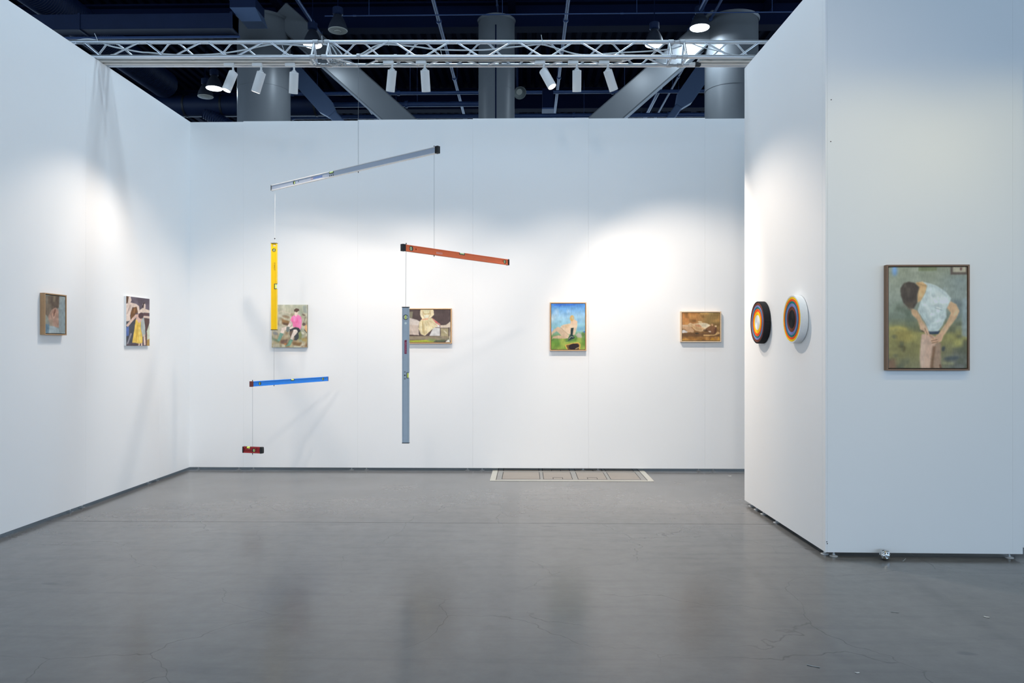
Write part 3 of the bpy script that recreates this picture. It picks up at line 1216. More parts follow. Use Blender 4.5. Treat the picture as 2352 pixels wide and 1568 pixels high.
# silver level: horizontal in space; hung at px 823 from the truss front chord
DCW = 6.20
ys = 387.0
zrel = (HZ - ys) / F * DCW
ZS = HC + zrel


def at_z(px, py_like, z):     # point on a pixel column whose height is known: distance follows from the row
    d = (z - HC) * F / (HZ - py_like)
    return at(px, py_like, d)


sl0 = at_z(624.5, 432.0, ZS)
sl1 = at_z(1008, 343.2, ZS)
sl1.z = sl0.z = ZS
M_SIL = brushed('silver_level_aluminium', (172, 184, 202), 0.33, 0.45)
M_SILR = mat('silver_level_rail', (228, 229, 230), 0.4, 0.3, var=0.03, scale=30)
Lsil = (sl1 - sl0).length
silver, MS, Ls = level('spirit_level', 'long silver aluminium spirit level, topmost of the hanging mobile', sl0, sl1, (0, 0, 1), 0.050, 0.024, M_SIL,
                       holes=[(0.36, 0.0, 0.0155)], notches=[(0.895, 0.062, 0.022)], bolts=[(0.425, 0.002, 0.006)], caps=(0.004, 0.03), vm=M_VIALG, chamfer=M_SILR)
m_blue_ink = mat('blue_ink', (70, 100, 160), 0.6)
m_red_ink = mat('dull_red_ink', (150, 90, 100), 0.6)
q = MB()
for i in range(8):
    xx = 0.640 + i * 0.0165
    q.box(xx, xx + 0.0135, -0.024 * 0.31 - 0.0006, -0.024 * 0.31, -0.007, 0.008)
q.build('printed_mark', m_blue_ink, silver, smooth=False)
q = MB()
q.lathe((0.622, -0.024 * 0.31 - 0.0006, 0), (0, 1, 0), [(0, 0.0095), (0, 0.0125), (0.0004, 0.0125)], 20)
q.build('printed_ring', m_red_ink, silver)
q = MB()
for i, dx in enumerate((-0.024, 0.0, 0.024)):
    q.lathe((0.895 + dx, -0.024 * 0.31 - 0.0006, -0.012), (0, 1, 0), [(0, 0.0), (0, 0.0065), (0.0004, 0.0065)], 6 + 4 * i)
q.build('printed_symbols', M_DARK, silver)


def on_level(M, p0, p1, px):   # the point of a horizontal level seen at a pixel column
    best = None
    for i in range(2001):
        p = Vector(p0).lerp(Vector(p1), i / 2000)
        v = p - EYE
        x = W / 2 + F * v.dot(RGT) / v.dot(FWD)
        if best is None or abs(x - px) < best[0]:
            best = (abs(x - px), p)
    return best[1]


hang_c = on_level(MS, sl0, sl1, 823)
hang_l = on_level(MS, sl0, sl1, 632)
hang_r = on_level(MS, sl0, sl1, 997)
wire_part(silver, MS, hang_c + Vector((0, 0, -0.03)), (hang_c.x, hang_c.y, TZ - CR_ + 0.001), 0.0013)
crimp(silver, MS, hang_c + Vector((0, 0, -0.034)))
q = MB()
Mi = MS.inverted()
q.lathe(Mi @ Vector((hang_c.x - 0.0, hang_c.y, TZ)), Mi.to_3x3() @ Matrix.Rotation(YAW, 3, 'Z') @ Vector((1, 0, 0)), [(-0.012, CR_ + 0.001), (-0.012, CR_ + 0.004), (0.012, CR_ + 0.004), (0.012, CR_ + 0.001)], 20)
q.build('clamp_band', M_ALUB, silver)


def at_depth_of(p, px, py):
    d = (Vector(p) - EYE).dot(FWD)
    return at(px, py, d)


# yellow vertical level under the left end
yt = at_depth_of(hang_l, 630, 558)
yb = at_depth_of(hang_l, 630, 758)
yb.x, yb.y = yt.x, yt.y
M_YEL = mat('yellow_level_paint', (250, 205, 8), 0.42, var=0.03, scale=20, spec=0.3)
slot = [(0.023 + 0.008 * math.sin(t), 0.013 * math.cos(t)) for t in np.linspace(0, math.pi, 9)]
slot = [(0.030 - 0.0125 * math.sin(t), 0.0165 * math.cos(t)) for t in np.linspace(0, math.pi, 13)]
yellow, MY, Ly = level('spirit_level', 'yellow spirit level hanging upright in front of the pink-shirt painting', yt, yb, RGT, 0.054, 0.026, M_YEL,
                       holes=[(0.066, 0.0, 0.0155)], notches=[(0.402, 0.050, 0.026)], caps=(0.004, 0.006), capm=mat('dark_brown_cap', (70, 52, 20), 0.5), cut_holes=[slot], vert_v=False, chamfer=mat('yellow_rail_paint', (252, 212, 40), 0.35, var=0.02, scale=20))
m_ink = mat('black_ink', (52, 46, 20), 0.6)
face_text('STANLEY', 0.0165, m_ink, yellow, 0.218, 0.0045, 0.026, spacing=1.15)
q = MB()
for i in range(5):
    q.box(0.185 + i * 0.011, 0.191 + i * 0.011, -0.026 * 0.31 - 0.0006, -0.026 * 0.31, -0.0115, -0.009)
q.build('small_print', mat('faint_yellow_ink', (196, 160, 20), 0.6), yellow, smooth=False)
kn = at_depth_of(hang_l, 631, 548)
wire_part(yellow, MY, hang_l + Vector((0, 0, 0.035)), kn, 0.0016, m=M_CABLE)
wire_part(yellow, MY, kn, yt + Vector((0, 0, -0.004)), 0.0022, name='hook_wire', m=M_CABLE)
crimp(yellow, MY, kn, 0.006, 0.008)

# blue level below the yellow one
ZBL = yb.z
blw_top = Vector((yb.x, yb.y, yb.z))
zbl = HC + (HZ - 876.0) / F * 6.90
bl0 = at_z(575.5, 881.8, zbl)
bl1 = at_z(752, 869.6, zbl)
bl0.z = bl1.z = zbl
M_BLU = mat('blue_level_paint', (34, 138, 236), 0.45, var=0.05, scale=25, spec=0.3)
Lbl = (bl1 - bl0).length
blue, MBL, Lb = level('spirit_level', 'blue spirit level hanging level below the yellow one', bl0, bl1, (0, 0, 1), 0.043, 0.022, M_BLU,
                      holes=[(Lbl * 0.098, 0.0, 0.0150), (Lbl * 0.925, 0.003, 0.0150)], notches=[(Lbl * 0.50, 0.05, 0.016)], bolts=[(Lbl * 0.963, 0.002, 0.005)], caps=(0.022, 0.001), capm=mat('dark_red_cap', (122, 52, 50), 0.5))
hb_c = on_level(MBL, bl0, bl1, 629.5)
hb_l = on_level(MBL, bl0, bl1, 580)
wire_part(blue, MBL, hb_c + Vector((0, 0, -0.035)), (yb.x, yb.y, yb.z), 0.001)
crimp(blue, MBL, hb_c + Vector((0, 0, -0.027)))

# red torpedo level at the bottom
zr = HC + (HZ - 1033.0) / F * (hb_l - EYE).dot(FWD)
dl = (hb_l - EYE).dot(FWD)
r0 = at(559, 1032, dl + 0.03)
r1 = at(603.5, 1033.6, dl - 0.022)
r0.z = r1.z = zr
M_RED = mat('red_level_paint', (176, 34, 38), 0.4, var=0.06, scale=40)
MR = frame_of(r0, r1, (0, 0, 1))
MR.translation = r0
red = tag(empty('torpedo_level'), 'small red torpedo level, lowest piece of the hanging mobile', 'spirit level')
red.matrix_world = MR
Lr = (r1 - r0).length
hh = 0.027
out = [(0.008, -hh), (Lr - 0.018, -hh), (Lr - 0.018, hh), (Lr * 0.40, hh), (Lr * 0.37, hh - 0.017), (Lr * 0.32, hh - 0.022), (Lr * 0.26, hh - 0.022), (Lr * 0.21, hh - 0.017), (Lr * 0.18, hh), (0.008, hh)]
hole = circ(Lr * 0.575, -0.003, 0.0165)
s1 = [(Lr * 0.70, -0.018), (Lr * 0.74, -0.018), (Lr * 0.74, 0.016), (Lr * 0.70, 0.016)]
outline_mesh(out, [hole, s1], 0.018, 'body', M_RED, red)
for z0, z1, x0, x1 in ((-hh, -hh + 0.008, 0.006, Lr - 0.016), (hh - 0.008, hh, 0.006, Lr * 0.17), (hh - 0.008, hh, Lr * 0.41, Lr - 0.016)):
    q = MB()
    q.box(x0, x1, -0.013, 0.013, z0, z1)
    q.build('edge_rail', mat('red_rail_paint', (178, 50, 52), 0.35, var=0.05, scale=40), red, smooth=False, bevel=0.0015)
for s in (0, 1):
    q = MB()
    x0 = 0.0 if s == 0 else Lr - 0.02
    x1 = 0.009 if s == 0 else Lr
    e0, e1 = (x1, x0) if s == 0 else (x0, x1)
    n_ = 12
    cap = [(e0, -hh - 0.001)] + [(e1 + (0.004 if s == 0 else -0.004) * 0 + (e1 - e0) * 0.15 * math.cos(t * 0) + (abs(t) / 1.2) ** 4 * (e0 - e1) * 0.35, hh * t) for t in np.linspace(-1, 1, n_)] + [(e0, hh + 0.001)]
    if s == 0:
        cap = cap[::-1]
    outline_mesh(cap, [], 0.028, 'end_cap', M_DARK, red)
for x0, x1 in ((0.016, 0.022), (Lr * 0.85, Lr * 0.865)):
    box_obj('slot_shade', mat('dark_red_slot', (70, 12, 14), 0.6), red, x0, x1, -0.0095, -0.0088, -0.014, 0.012)
box_obj('name_panel', mat('red_panel', (134, 30, 28), 0.5), red, Lr * 0.14, Lr * 0.46, -0.0098, -0.0088, -0.015, 0.0)
vial_round(red, Lr * 0.575, -0.003, 0.0165, 0.018, True, M_VIAL)
v = empty('vial_window')
v.parent = red
v.location = (Lr * 0.29, 0, hh)
q = MB()
q.cyl((-0.017, 0, -0.009), (0.017, 0, -0.009), 0.0095, n=16)
q.build('vial', M_VIAL, v)
q = MB()
for s in (-1, 1):
    q.cyl((s * 0.016, 0, -0.009), (s * 0.020, 0, -0.009), 0.011, n=16)
q.build('vial_holder', M_BEZ, v)
wire_part(red, MR, hb_l + Vector((0, 0, 0.03)), Vector((hb_l.x, hb_l.y, zr - 0.048)), 0.001)
crimp(red, MR, Vector((hb_l.x, hb_l.y, zr - 0.034)))
crimp(red, MR, hb_l + Vector((0, 0, 0.028)))

# orange level under the right end of the silver one
dr = (hang_r - EYE).dot(FWD)
zo = HC + (HZ - 578.5) / F * dr
or0 = at_z(922.5, 568.0, zo)
or1 = at_z(1167.5, 602.4, zo)
or0.z = or1.z = zo
M_ORG = mat('orange_level_paint', (246, 122, 72), 0.5, var=0.05, scale=25, spec=0.3)
Lo_ = (or1 - or0).length
orange, MO, Lo_ = level('spirit_level', 'orange spirit level with black ends hanging under the silver one', or0, or1, (0, 0, 1), 0.0465, 0.022, M_ORG,
                        holes=[(Lo_ * 0.072, 0.0, 0.0175), (Lo_ * 0.955, 0.0, 0.0165)], notches=[(Lo_ * 0.52, 0.062, 0.017)], bolts=[(Lo_ * 0.112, 0.0, 0.006), (Lo_ * 0.930, 0.003, 0.0055)], caps=(0.030, 0.014), vm=M_VIALG)
m_pale = mat('pale_ink', (226, 210, 214), 0.6)
face_text('BAHCO', 0.019, m_pale, orange, Lo_ * 0.312, -0.006, 0.022)
q = MB()
for i in range(2):
    q.box(Lo_ * 0.70 + i * 0.02, Lo_ * 0.755 + i * 0.02, -0.022 * 0.31 - 0.0006, -0.022 * 0.31, -0.004 - i * 0.007, -0.001 - i * 0.007)
q.build('small_print', mat('faint_orange_ink', (226, 140, 110), 0.6), orange, smooth=False)
ho_c = on_level(MO, or0, or1, 997)
wire_part(orange, MO, ho_c + Vector((0, 0, -0.032)), hang_r + Vector((0, 0, 0.04)), 0.0011)
crimp(orange, MO, ho_c + Vector((0, 0, -0.030)))
crimp(orange, MO, hang_r + Vector((0, 0, 0.030)))

# grey level hanging upright from the orange one
ho_l = on_level(MO, or0, or1, 933)
gt = at_depth_of(ho_l, 932, 704.5)
gb = at_depth_of(ho_l, 932, 1017.5)
gb.x, gb.y = gt.x, gt.y
M_GRY = mat('blue_grey_level_paint', (176, 188, 198), 0.5, 0.0, var=0.05, scale=25, spec=0.3)
Lg = (gb - gt).length
grey, MG, Lg = level('spirit_level', 'long blue-grey spirit level hanging upright beside the headless-dress painting', gt, gb, RGT, 0.0495, 0.024, M_GRY,
                     holes=[(Lg * 0.076, 0.0, 0.0185)], notches=[(Lg * 0.502, 0.044, 0.018)], caps=(0.006, 0.005), vert_v=False)
q = MB()
q.lathe((Lg * 0.121, -0.024 * 0.31 - 0.001, 0), (0, 1, 0), [(0, 0), (0, 0.0075), (0.001, 0.0085)], 18)
q.build('round_plug', M_CLEAR, grey)
m_plum = mat('plum_ink', (134, 38, 70), 0.6)
q = MB()
a0, a1 = Lg * 0.246, Lg * 0.345
y_ = -0.024 * 0.31 - 0.0004
q.add([(a0, y_, -0.0085), (a1, y_, -0.0085), (a1, y_, 0.0085), (a0, y_, 0.0085), (a0 + 0.004, y_, 0.0135), (a0 - 0.004, y_, 0.006)], [(0, 1, 2, 3), (0, 3, 4, 5)])
q.build('logo_plate', m_plum, grey, smooth=False)
face_text('BAUHAUS', 0.0165, mat('pink_ink', (206, 130, 150), 0.6), grey, (a0 + a1) / 2 + 0.003, 0.0, 0.024 + 0.0016, spacing=1.05)
q = MB()
for i, dx in enumerate((-0.024, 0.0, 0.024)):
    q.lathe((Lg * 0.502 + dx, y_ - 0.0002, -0.0055), (0, 1, 0), [(0, 0.0 if i == 1 else 0.003), (0, 0.0058), (0.0004, 0.0058)], 6 + 4 * i)
q.build('printed_symbols', M_DARK, grey)
wire_part(grey, MG, ho_l + Vector((0, 0, 0.04)), gt + Vector((0, 0, -0.003)), 0.0013)
crimp(grey, MG, ho_l + Vector((0, 0, 0.030)))


# ------------------------------------------------------------------ paintings
class Paint:
    def __init__(self, w, h, fx=None):
        k = 1.6 if w < 150 else 1.3
        w, h = int(w * k), int(h * k)
        self.w, self.h = w, h
        yy, xx = np.mgrid[0:h, 0:w]
        self.u = (xx + 0.5) / w
        self.v = (yy + 0.5) / h
        self.img = np.zeros((h, w, 3))
        self.fx = fx or (lambda x, y: (x, y))
        self.rs = np.random.RandomState(w * 7 + h)

    def T(self, pts):
        return [self.fx(x, y) for x, y in pts]

    def fill(self, c):
        self.img[:] = np.array(c) / 255.0

    def grad(self, stops):           # vertical gradient
        vs = [s[0] for s in stops]
        for k in range(3):
            self.img[..., k] = np.interp(self.v, vs, [s[1][k] / 255.0 for s in stops])

    def blur(self, m, s):
        if s < 0.3:
            return m
        r = int(max(1, math.ceil(s * 2)))
        k = np.exp(-0.5 * (np.arange(-r, r + 1) / s) ** 2)
        k /= k.sum()
        p = np.pad(m, ((r, r), (r, r)), mode='edge')
        p = sum(k[i] * p[i:i + m.shape[0], :] for i in range(2 * r + 1))
        return sum(k[i] * p[:, i:i + m.shape[1]] for i in range(2 * r + 1))

    def put(self, m, c, a=1.0):
        m = np.clip(m * a, 0, 1)[..., None]
        self.img = self.img * (1 - m) + (np.array(c) / 255.0) * m

    def poly(self, pts, c, soft=0.8, a=1.0):
        P = self.T(pts)
        ins = np.zeros(self.u.shape, bool)
        j = len(P) - 1
        for i in range(len(P)):
            xi, yi = P[i]
            xj, yj = P[j]
            den = (yj - yi) if abs(yj - yi) > 1e-9 else 1e-9
            ins ^= ((yi > self.v) != (yj > self.v)) & (self.u < (xj - xi) * (self.v - yi) / den + xi)
            j = i
        self.put(self.blur(ins.astype(float), soft), c, a)

    def ell(self, cx, cy, rx, ry, c, rot=0, soft=0.8, a=1.0):
        n = 28
        pts = []
        for i in range(n):
            t = 2 * math.pi * i / n
            x, y = rx * math.cos(t), ry * math.sin(t)
            pts.append((cx + x * math.cos(rot) - y * math.sin(rot), cy + x * math.sin(rot) + y * math.cos(rot)))
        self.poly(pts, c, soft, a)

    def line(self, pts, wd, c, soft=0.7, a=1.0):
        for i in range(len(pts) - 1):
            (x0, y0), (x1, y1) = pts[i], pts[i + 1]
            L_ = math.hypot(x1 - x0, y1 - y0) or 1
            nx, ny = -(y1 - y0) / L_ * wd / 2, (x1 - x0) / L_ * wd / 2
            self.poly([(x0 + nx, y0 + ny), (x1 + nx, y1 + ny), (x1 - nx, y1 - ny), (x0 - nx, y0 - ny)], c, soft, a)

    def noise(self, sx, sy):
        g = self.rs.rand(sy + 2, sx + 2)
        x, y = self.u * sx, self.v * sy
        i, j = x.astype(int), y.astype(int)
        fx, fy = x - i, y - j
        fx, fy = fx * fx * (3 - 2 * fx), fy * fy * (3 - 2 * fy)
        return (g[j, i] * (1 - fx) + g[j, i + 1] * fx) * (1 - fy) + (g[j + 1, i] * (1 - fx) + g[j + 1, i + 1] * fx) * fy

    def mottle(self, c, sx, sy, lo, hi, a=1.0, region=None):
        m = np.clip((self.noise(sx, sy) - lo) / (hi - lo), 0, 1)
        if region is not None:
            m = m * region
        self.put(m, c, a)

    def band(self, v0, v1, soft=0.05, u0=-1, u1=2):
        f = lambda t, e0, e1: np.clip((t - e0) / max(e1 - e0, 1e-6), 0, 1)
        return f(self.v, v0 - soft, v0 + soft) * (1 - f(self.v, v1 - soft, v1 + soft)) * f(self.u, u0 - soft, u0 + soft) * (1 - f(self.u, u1 - soft, u1 + soft))

    def grain(self, amp):
        n_ = (self.noise(self.w // 3, self.h // 8) - 0.5) * amp * 0.6 + (self.noise(self.w // 14, self.h // 9) - 0.5) * amp * 0.9
        self.img = np.clip(self.img * (1 + n_[..., None]), 0, 1)

    light = (1.0, 1.0, 1.0)

    def mesh(self, name, wid, hei, z_thick, parent, side_c):
        """grid facing -y in the local frame, x to the right, z up, centred; wraps a canvas block behind it"""
        w, h = self.w, self.h
        me = bpy.data.meshes.new(name)
        xs = np.linspace(-wid / 2, wid / 2, w + 1)
        zs = np.linspace(hei / 2, -hei / 2, h + 1)
        X, Z = np.meshgrid(xs, zs)
        V = np.stack([X, np.zeros_like(X), Z], -1).reshape(-1, 3)
        idx = np.arange((w + 1) * (h + 1)).reshape(h + 1, w + 1)
        Fq = np.stack([idx[:-1, :-1], idx[1:, :-1], idx[1:, 1:], idx[:-1, 1:]], -1).reshape(-1, 4)
        me.from_pydata(V.tolist(), [], Fq.tolist())
        at_ = me.color_attributes.new('paint', 'FLOAT_COLOR', 'CORNER')
        s = self.img.reshape(-1, 3)
        l_ = np.where(s <= 0.04045, s / 12.92, ((s + 0.055) / 1.055) ** 2.4)
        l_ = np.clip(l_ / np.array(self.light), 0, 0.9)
        c4 = np.concatenate([l_, np.ones((len(l_), 1))], 1)
        at_.data.foreach_set('color', np.repeat(c4, 4, axis=0).astype(np.float32).ravel())
        me.materials.append(M_CANVAS)
        o = bpy.data.objects.new(name, me)
        COL.objects.link(o)
        o.parent = parent
        q = MB()
        q.box(-wid / 2, wid / 2, 0.0006, z_thick, -hei / 2, hei / 2)
        q.build('stretcher', side_c, parent, smooth=False)
        return o


def painting(name, label, origin, normal_angle, wid, hei, depth, paint, frame_m=None, fw=0.011, lip=0.004, side_c=None):
    """origin: centre on the wall; local -y looks out from the wall."""
    root = tag(empty(name, origin, (0, 0, normal_angle)), label, 'painting')
    side_c = side_c or M_WHITE
    if frame_m:
        q = MB()
        w2, h2 = wid / 2, hei / 2
        for (x0, x1, z0, z1) in ((-w2, w2, h2 - fw, h2), (-w2, w2, -h2, -h2 + fw), (-w2, -w2 + fw, -h2 + fw, h2 - fw), (w2 - fw, w2, -h2 + fw, h2 - fw)):
            q.box(x0, x1, -depth, -0.001, z0, z1)
        q.build('frame', frame_m, root, smooth=False)
        box_obj('backing', mat('dark_frame_rebate', (44, 34, 24), 0.8), root, -w2 + fw, w2 - fw, -0.012, -0.004, -h2 + fw, h2 - fw)
        g = empty('canvas_panel')
        g.parent = root
        g.location = (0, -depth + lip, 0)
        gap = 0.005
        paint.mesh('canvas', wid - 2 * fw - 2 * gap, hei - 2 * fw - 2 * gap, depth - lip - 0.012, g, side_c)
    else:
        g = empty('canvas_panel')
        g.parent = root
        g.location = (0, -depth, 0)
        paint.mesh('canvas', wid, hei, depth - 0.001, g, side_c)
    return root


def rect_map(x0, y0, x1, y1):
    return lambda x, y: ((x - x0) / (x1 - x0), (y - y0) / (y1 - y0))


M_OAK = mat('pale_wood_frame', (214, 170, 122), 0.5, var=0.1, scale=25)
M_OAK2 = mat('light_maple_frame', (226, 196, 160), 0.5, var=0.08, scale=25)
M_OAK3 = mat('brown_wood_frame', (172, 136, 98), 0.5, var=0.15, scale=25)
M_WALNUT = mat('walnut_frame', (128, 98, 74), 0.5, var=0.15, scale=20)
M_PALE = mat('primed_canvas_edge', (220, 224, 226), 0.7, var=0.03, scale=20)

# --- pink shirt (coordinates from the photograph's enlargement)
p = Paint(82, 98, rect_map(235, 290, 1037, 1248))
p.grad([(0, (196, 196, 172)), (0.25, (192, 186, 160)), (0.6, (190, 182, 160)), (0.85, (176, 156, 122)), (1, (190, 178, 142))])
p.mottle((150, 160, 140), 6, 5, 0.5, 0.9, 0.8)
p.mottle((212, 208, 188), 9, 7, 0.55, 0.95, 0.8)
p.mottle((132, 108, 78), 7, 9, 0.62, 0.92, 0.7, p.band(0.2, 1.1))
p.mottle((120, 86, 58), 9, 6, 0.45, 0.8, 0.8, p.band(0.80, 1.0, 0.04, 0.25, 2))
p.ell(560, 560, 90, 30, (140, 112, 84), 0.2, 2, 0.7)
p.poly([(465, 610), (640, 660), (620, 740), (470, 720)], (150, 112, 72), 2, 0.9)
p.poly([(480, 690), (620, 710), (600, 760), (500, 740)], (92, 70, 58), 1.5, 0.8)
p.line([(370, 470), (480, 430), (560, 460), (660, 490)], 26, (218, 206, 186), 1.5, 0.7)
p.poly([(930, 320), (1010, 300), (1037, 480), (960, 470)], (140, 150, 146), 2.5, 0.7)
p.ell(960, 520, 40, 22, (112, 92, 80), 0.4, 1.2, 0.8)
p.ell(965, 730, 38, 36, (94, 78, 72), 0.0, 1.2, 0.9)
p.poly([(980, 760), (1037, 730), (1037, 920), (985, 850)], (212, 168, 122), 0.8)
p.line([(975, 850), (1030, 925)], 12, (70, 62, 56), 0.6)
p.line([(960, 700), (1000, 560)], 14, (110, 96, 80), 0.9, 0.7)
p.ell(940, 930, 40, 26, (214, 208, 190), 0.3, 1.2, 0.8)
p.ell(320, 930, 60, 34, (130, 134, 136), 0.4, 1.4, 0.8)
p.poly([(640, 880), (720, 850), (760, 1000), (690, 1060), (640, 960)], (104, 84, 72), 1.5, 0.9)
p.poly([(840, 900), (890, 880), (920, 960), (900, 1060), (830, 1080)], (140, 146, 100), 1.0)
p.poly([(260, 1030), (420, 1090), (400, 1150), (260, 1080)], (108, 130, 104), 2, 0.8)
p.poly([(440, 1090), (600, 1060), (560, 1190), (430, 1150)], (112, 84, 74), 2, 0.8)
p.ell(545, 1175, 30, 20, (196, 128, 70), 0, 1.2, 0.8)
p.poly([(700, 1130), (920, 1140), (880, 1220), (720, 1200)], (124, 92, 58), 2, 0.8)
p.poly([(880, 1040), (1030, 1040), (1030, 1120), (930, 1110)], (160, 140, 84), 2, 0.8)
p.poly([(240, 1190), (400, 1160), (420, 1240), (250, 1248)], (206, 196, 170), 2, 0.8)
# legs, shorts, boots
p.poly([(750, 960), (840, 900), (850, 1040), (800, 1090), (745, 1085)], (72, 74, 76), 0.8)
p.poly([(640, 840), (760, 790), (850, 810), (890, 880), (840, 920), (800, 860), (740, 850), (650, 900)], (66, 66, 70), 0.8)
p.poly([(460, 810), (560, 780), (610, 800), (620, 850), (530, 860), (500, 940), (430, 920)], (232, 214, 200), 0.8)
p.poly([(735, 850), (790, 845), (825, 880), (790, 950), (735, 1010), (710, 1085), (655, 1060), (690, 960)], (234, 218, 204), 0.8)
p.poly([(425, 915), (505, 945), (450, 1050), (415, 1110), (360, 1090), (395, 1000)], (126, 164, 146), 0.9)
p.poly([(650, 1058), (722, 1082), (680, 1160), (650, 1210), (540, 1235), (600, 1160)], (120, 158, 134), 0.9)
p.line([(640, 1090), (610, 1170)], 20, (98, 132, 108), 0.8, 0.7)
# arms, gloves, shirt, head
p.poly([(655, 650), (710, 650), (690, 730), (640, 790), (600, 770)], (228, 208, 198), 0.8)
p.poly([(800, 690), (840, 720), (760, 790), (660, 840), (630, 815), (730, 750)], (238, 222, 208), 0.8)
p.poly([(575, 785), (640, 790), (630, 880), (590, 910), (560, 870)], (118, 124, 120), 0.8)
p.poly([(745, 525), (830, 515), (900, 560), (918, 650), (905, 780), (890, 850), (840, 800), (720, 790), (705, 690), (660, 640), (690, 560)], (246, 130, 178), 0.8)
p.line([(820, 580), (800, 700)], 22, (232, 100, 158), 1.2, 0.7)
p.line([(740, 560), (750, 680)], 16, (252, 160, 198), 1.2, 0.8)
p.line([(890, 620), (880, 780)], 18, (252, 158, 196), 1.2, 0.8)
p.poly([(752, 460), (826, 455), (815, 520), (785, 560), (755, 520)], (234, 206, 192), 0.7)
p.poly([(745, 400), (790, 370), (850, 385), (862, 420), (820, 445), (800, 465), (765, 440), (745, 450)], (104, 82, 72), 0.7)
p.grain(0.16)
c = on_y(664.8, 748.6, BACK_Y - 0.03)
sz = lambda a, bq: (bq - a) / F
dW = BACK_Y - 0.03
wpx = (705.8 - 624) / F * (on_y(665, 750, dW) - EYE).dot(FWD)
hpx = (797.5 - 699.6) / F * (on_y(665, 750, dW) - EYE).dot(FWD)
painting('painting', 'unframed painting of a seated figure in pink shirt and green boots', (c.x, BACK_Y, c.z), 0, wpx, hpx, 0.032, p, None, side_c=mat('painted_edge', (150, 148, 128), 0.7, var=0.2, scale=20))

# --- dress on a couch, headless
p = Paint(104, 78, rect_map(490, 335, 1605, 1185))
p.fill((86, 72, 70))
p.mottle((104, 90, 86), 9, 7, 0.5, 0.9, 0.6)
p.poly([(490, 400), (660, 380), (640, 560), (490, 560)], (132, 126, 106), 1.2)
p.poly([(490, 560), (600, 555), (760, 600), (830, 640), (800, 760), (490, 760)], (206, 194, 184), 0.9)
p.poly([(490, 730), (800, 740), (810, 1005), (490, 985)], (198, 180, 166), 0.9)
p.line([(600, 780), (650, 900), (690, 980)], 22, (216, 200, 188), 2, 0.7)
p.poly([(490, 985), (800, 1005), (960, 1030), (490, 1040)], (80, 64, 58), 0.9)
p.poly([(490, 1030), (1605, 1030), (1605, 1140), (490, 1120)], (150, 136, 112), 1.4)
p.mottle((110, 112, 96), 8, 12, 0.5, 0.8, 0.7, p.band(0.84, 0.94, 0.02))
p.poly([(490, 1140), (1000, 1125), (1190, 1140), (1190, 1185), (490, 1185)], (172, 178, 70), 1.2)
p.poly([(1050, 1080), (1250, 1110), (1220, 1180), (1040, 1150)], (136, 148, 96), 1.6, 0.9)
p.poly([(1220, 1130), (1480, 1120), (1460, 1175), (1220, 1180)], (94, 106, 78), 1.4, 0.9)
p.poly([(1480, 1185), (1560, 1110), (1605, 1185)], (232, 232, 218), 1.2)
p.poly([(1350, 740), (1490, 735), (1605, 650), (1605, 790), (1530, 810), (1350, 805)], (212, 196, 176), 0.9)
p.poly([(1360, 820), (1560, 820), (1560, 1040), (1360, 1030)], (168, 156, 122), 1.2)
p.line([(1440, 880), (1520, 960)], 22, (220, 212, 190), 1.2, 0.8)
p.line([(1590, 650), (1595, 1150)], 18, (226, 216, 190), 0.8, 0.8)
p.poly([(1180, 800), (1345, 815), (1345, 1020), (1070, 1020)], (206, 204, 200), 0.9)
p.poly([(1200, 690), (1330, 690), (1340, 800), (1200, 790)], (218, 214, 208), 0.9)
p.poly([(1130, 545), (1190, 580), (1270, 650), (1360, 720), (1330, 745), (1220, 680), (1140, 620)], (196, 132, 118), 1.0)
p.ell(1250, 655, 26, 16, (222, 96, 104), 0.5, 0.8)
p.poly([(870, 590), (1130, 550), (1230, 680), (1290, 760), (1180, 820), (1060, 930), (960, 1020), (860, 980), (800, 830), (820, 660)], (222, 208, 166), 0.9)
p.poly([(880, 640), (930, 640), (960, 760), (1000, 980), (930, 1000), (880, 900)], (196, 176, 128), 1.6, 0.8)
p.poly([(840, 690), (880, 650), (890, 960), (850, 940)], (232, 220, 184), 1.4, 0.8)
p.ell(1090, 690, 60, 60, (190, 166, 120), 0.3, 2.5, 0.6)
p.poly([(950, 680), (1040, 780), (1170, 830), (1060, 900), (980, 860)], (234, 222, 186), 1.6, 0.7)
p.poly([(850, 335), (1175, 335), (1190, 470), (1110, 550), (900, 580), (840, 460)], (226, 210, 170), 0.9)
p.poly([(915, 335), (1090, 335), (1085, 430), (1000, 470), (920, 430)], (216, 208, 170), 1.0)
p.line([(900, 360), (940, 450), (1080, 440), (1100, 350)], 18, (178, 146, 92), 1.1, 0.7)
p.poly([(950, 480), (1060, 470), (1060, 545), (950, 550)], (228, 224, 200), 1.0)
p.poly([(840, 380), (900, 370), (905, 470), (950, 560), (900, 590), (850, 500)], (236, 222, 186), 0.8)
p.poly([(1110, 350), (1180, 360), (1188, 470), (1100, 555), (1050, 560), (1110, 470)], (232, 216, 178), 0.8)
p.line([(905, 400), (915, 480), (955, 550)], 9, (170, 140, 92), 0.7, 0.8)
p.line([(1105, 400), (1098, 470), (1050, 545)], 9, (172, 142, 96), 0.7, 0.8)
p.line([(900, 650), (930, 800), (960, 1000)], 12, (172, 148, 100), 0.9, 0.8)
p.line([(960, 640), (1010, 780), (1000, 960)], 10, (186, 162, 114), 0.9, 0.8)
p.line([(1010, 640), (1130, 760), (1180, 810)], 10, (188, 164, 116), 0.9, 0.7)
p.line([(850, 680), (830, 820), (880, 980)], 10, (188, 166, 118), 0.9, 0.7)
p.line([(920, 660), (950, 820), (975, 1000)], 10, (240, 230, 198), 0.8, 0.8)
p.poly([(1040, 640), (1200, 700), (1280, 770), (1180, 780), (1080, 740)], (232, 218, 182), 1.2, 0.7)
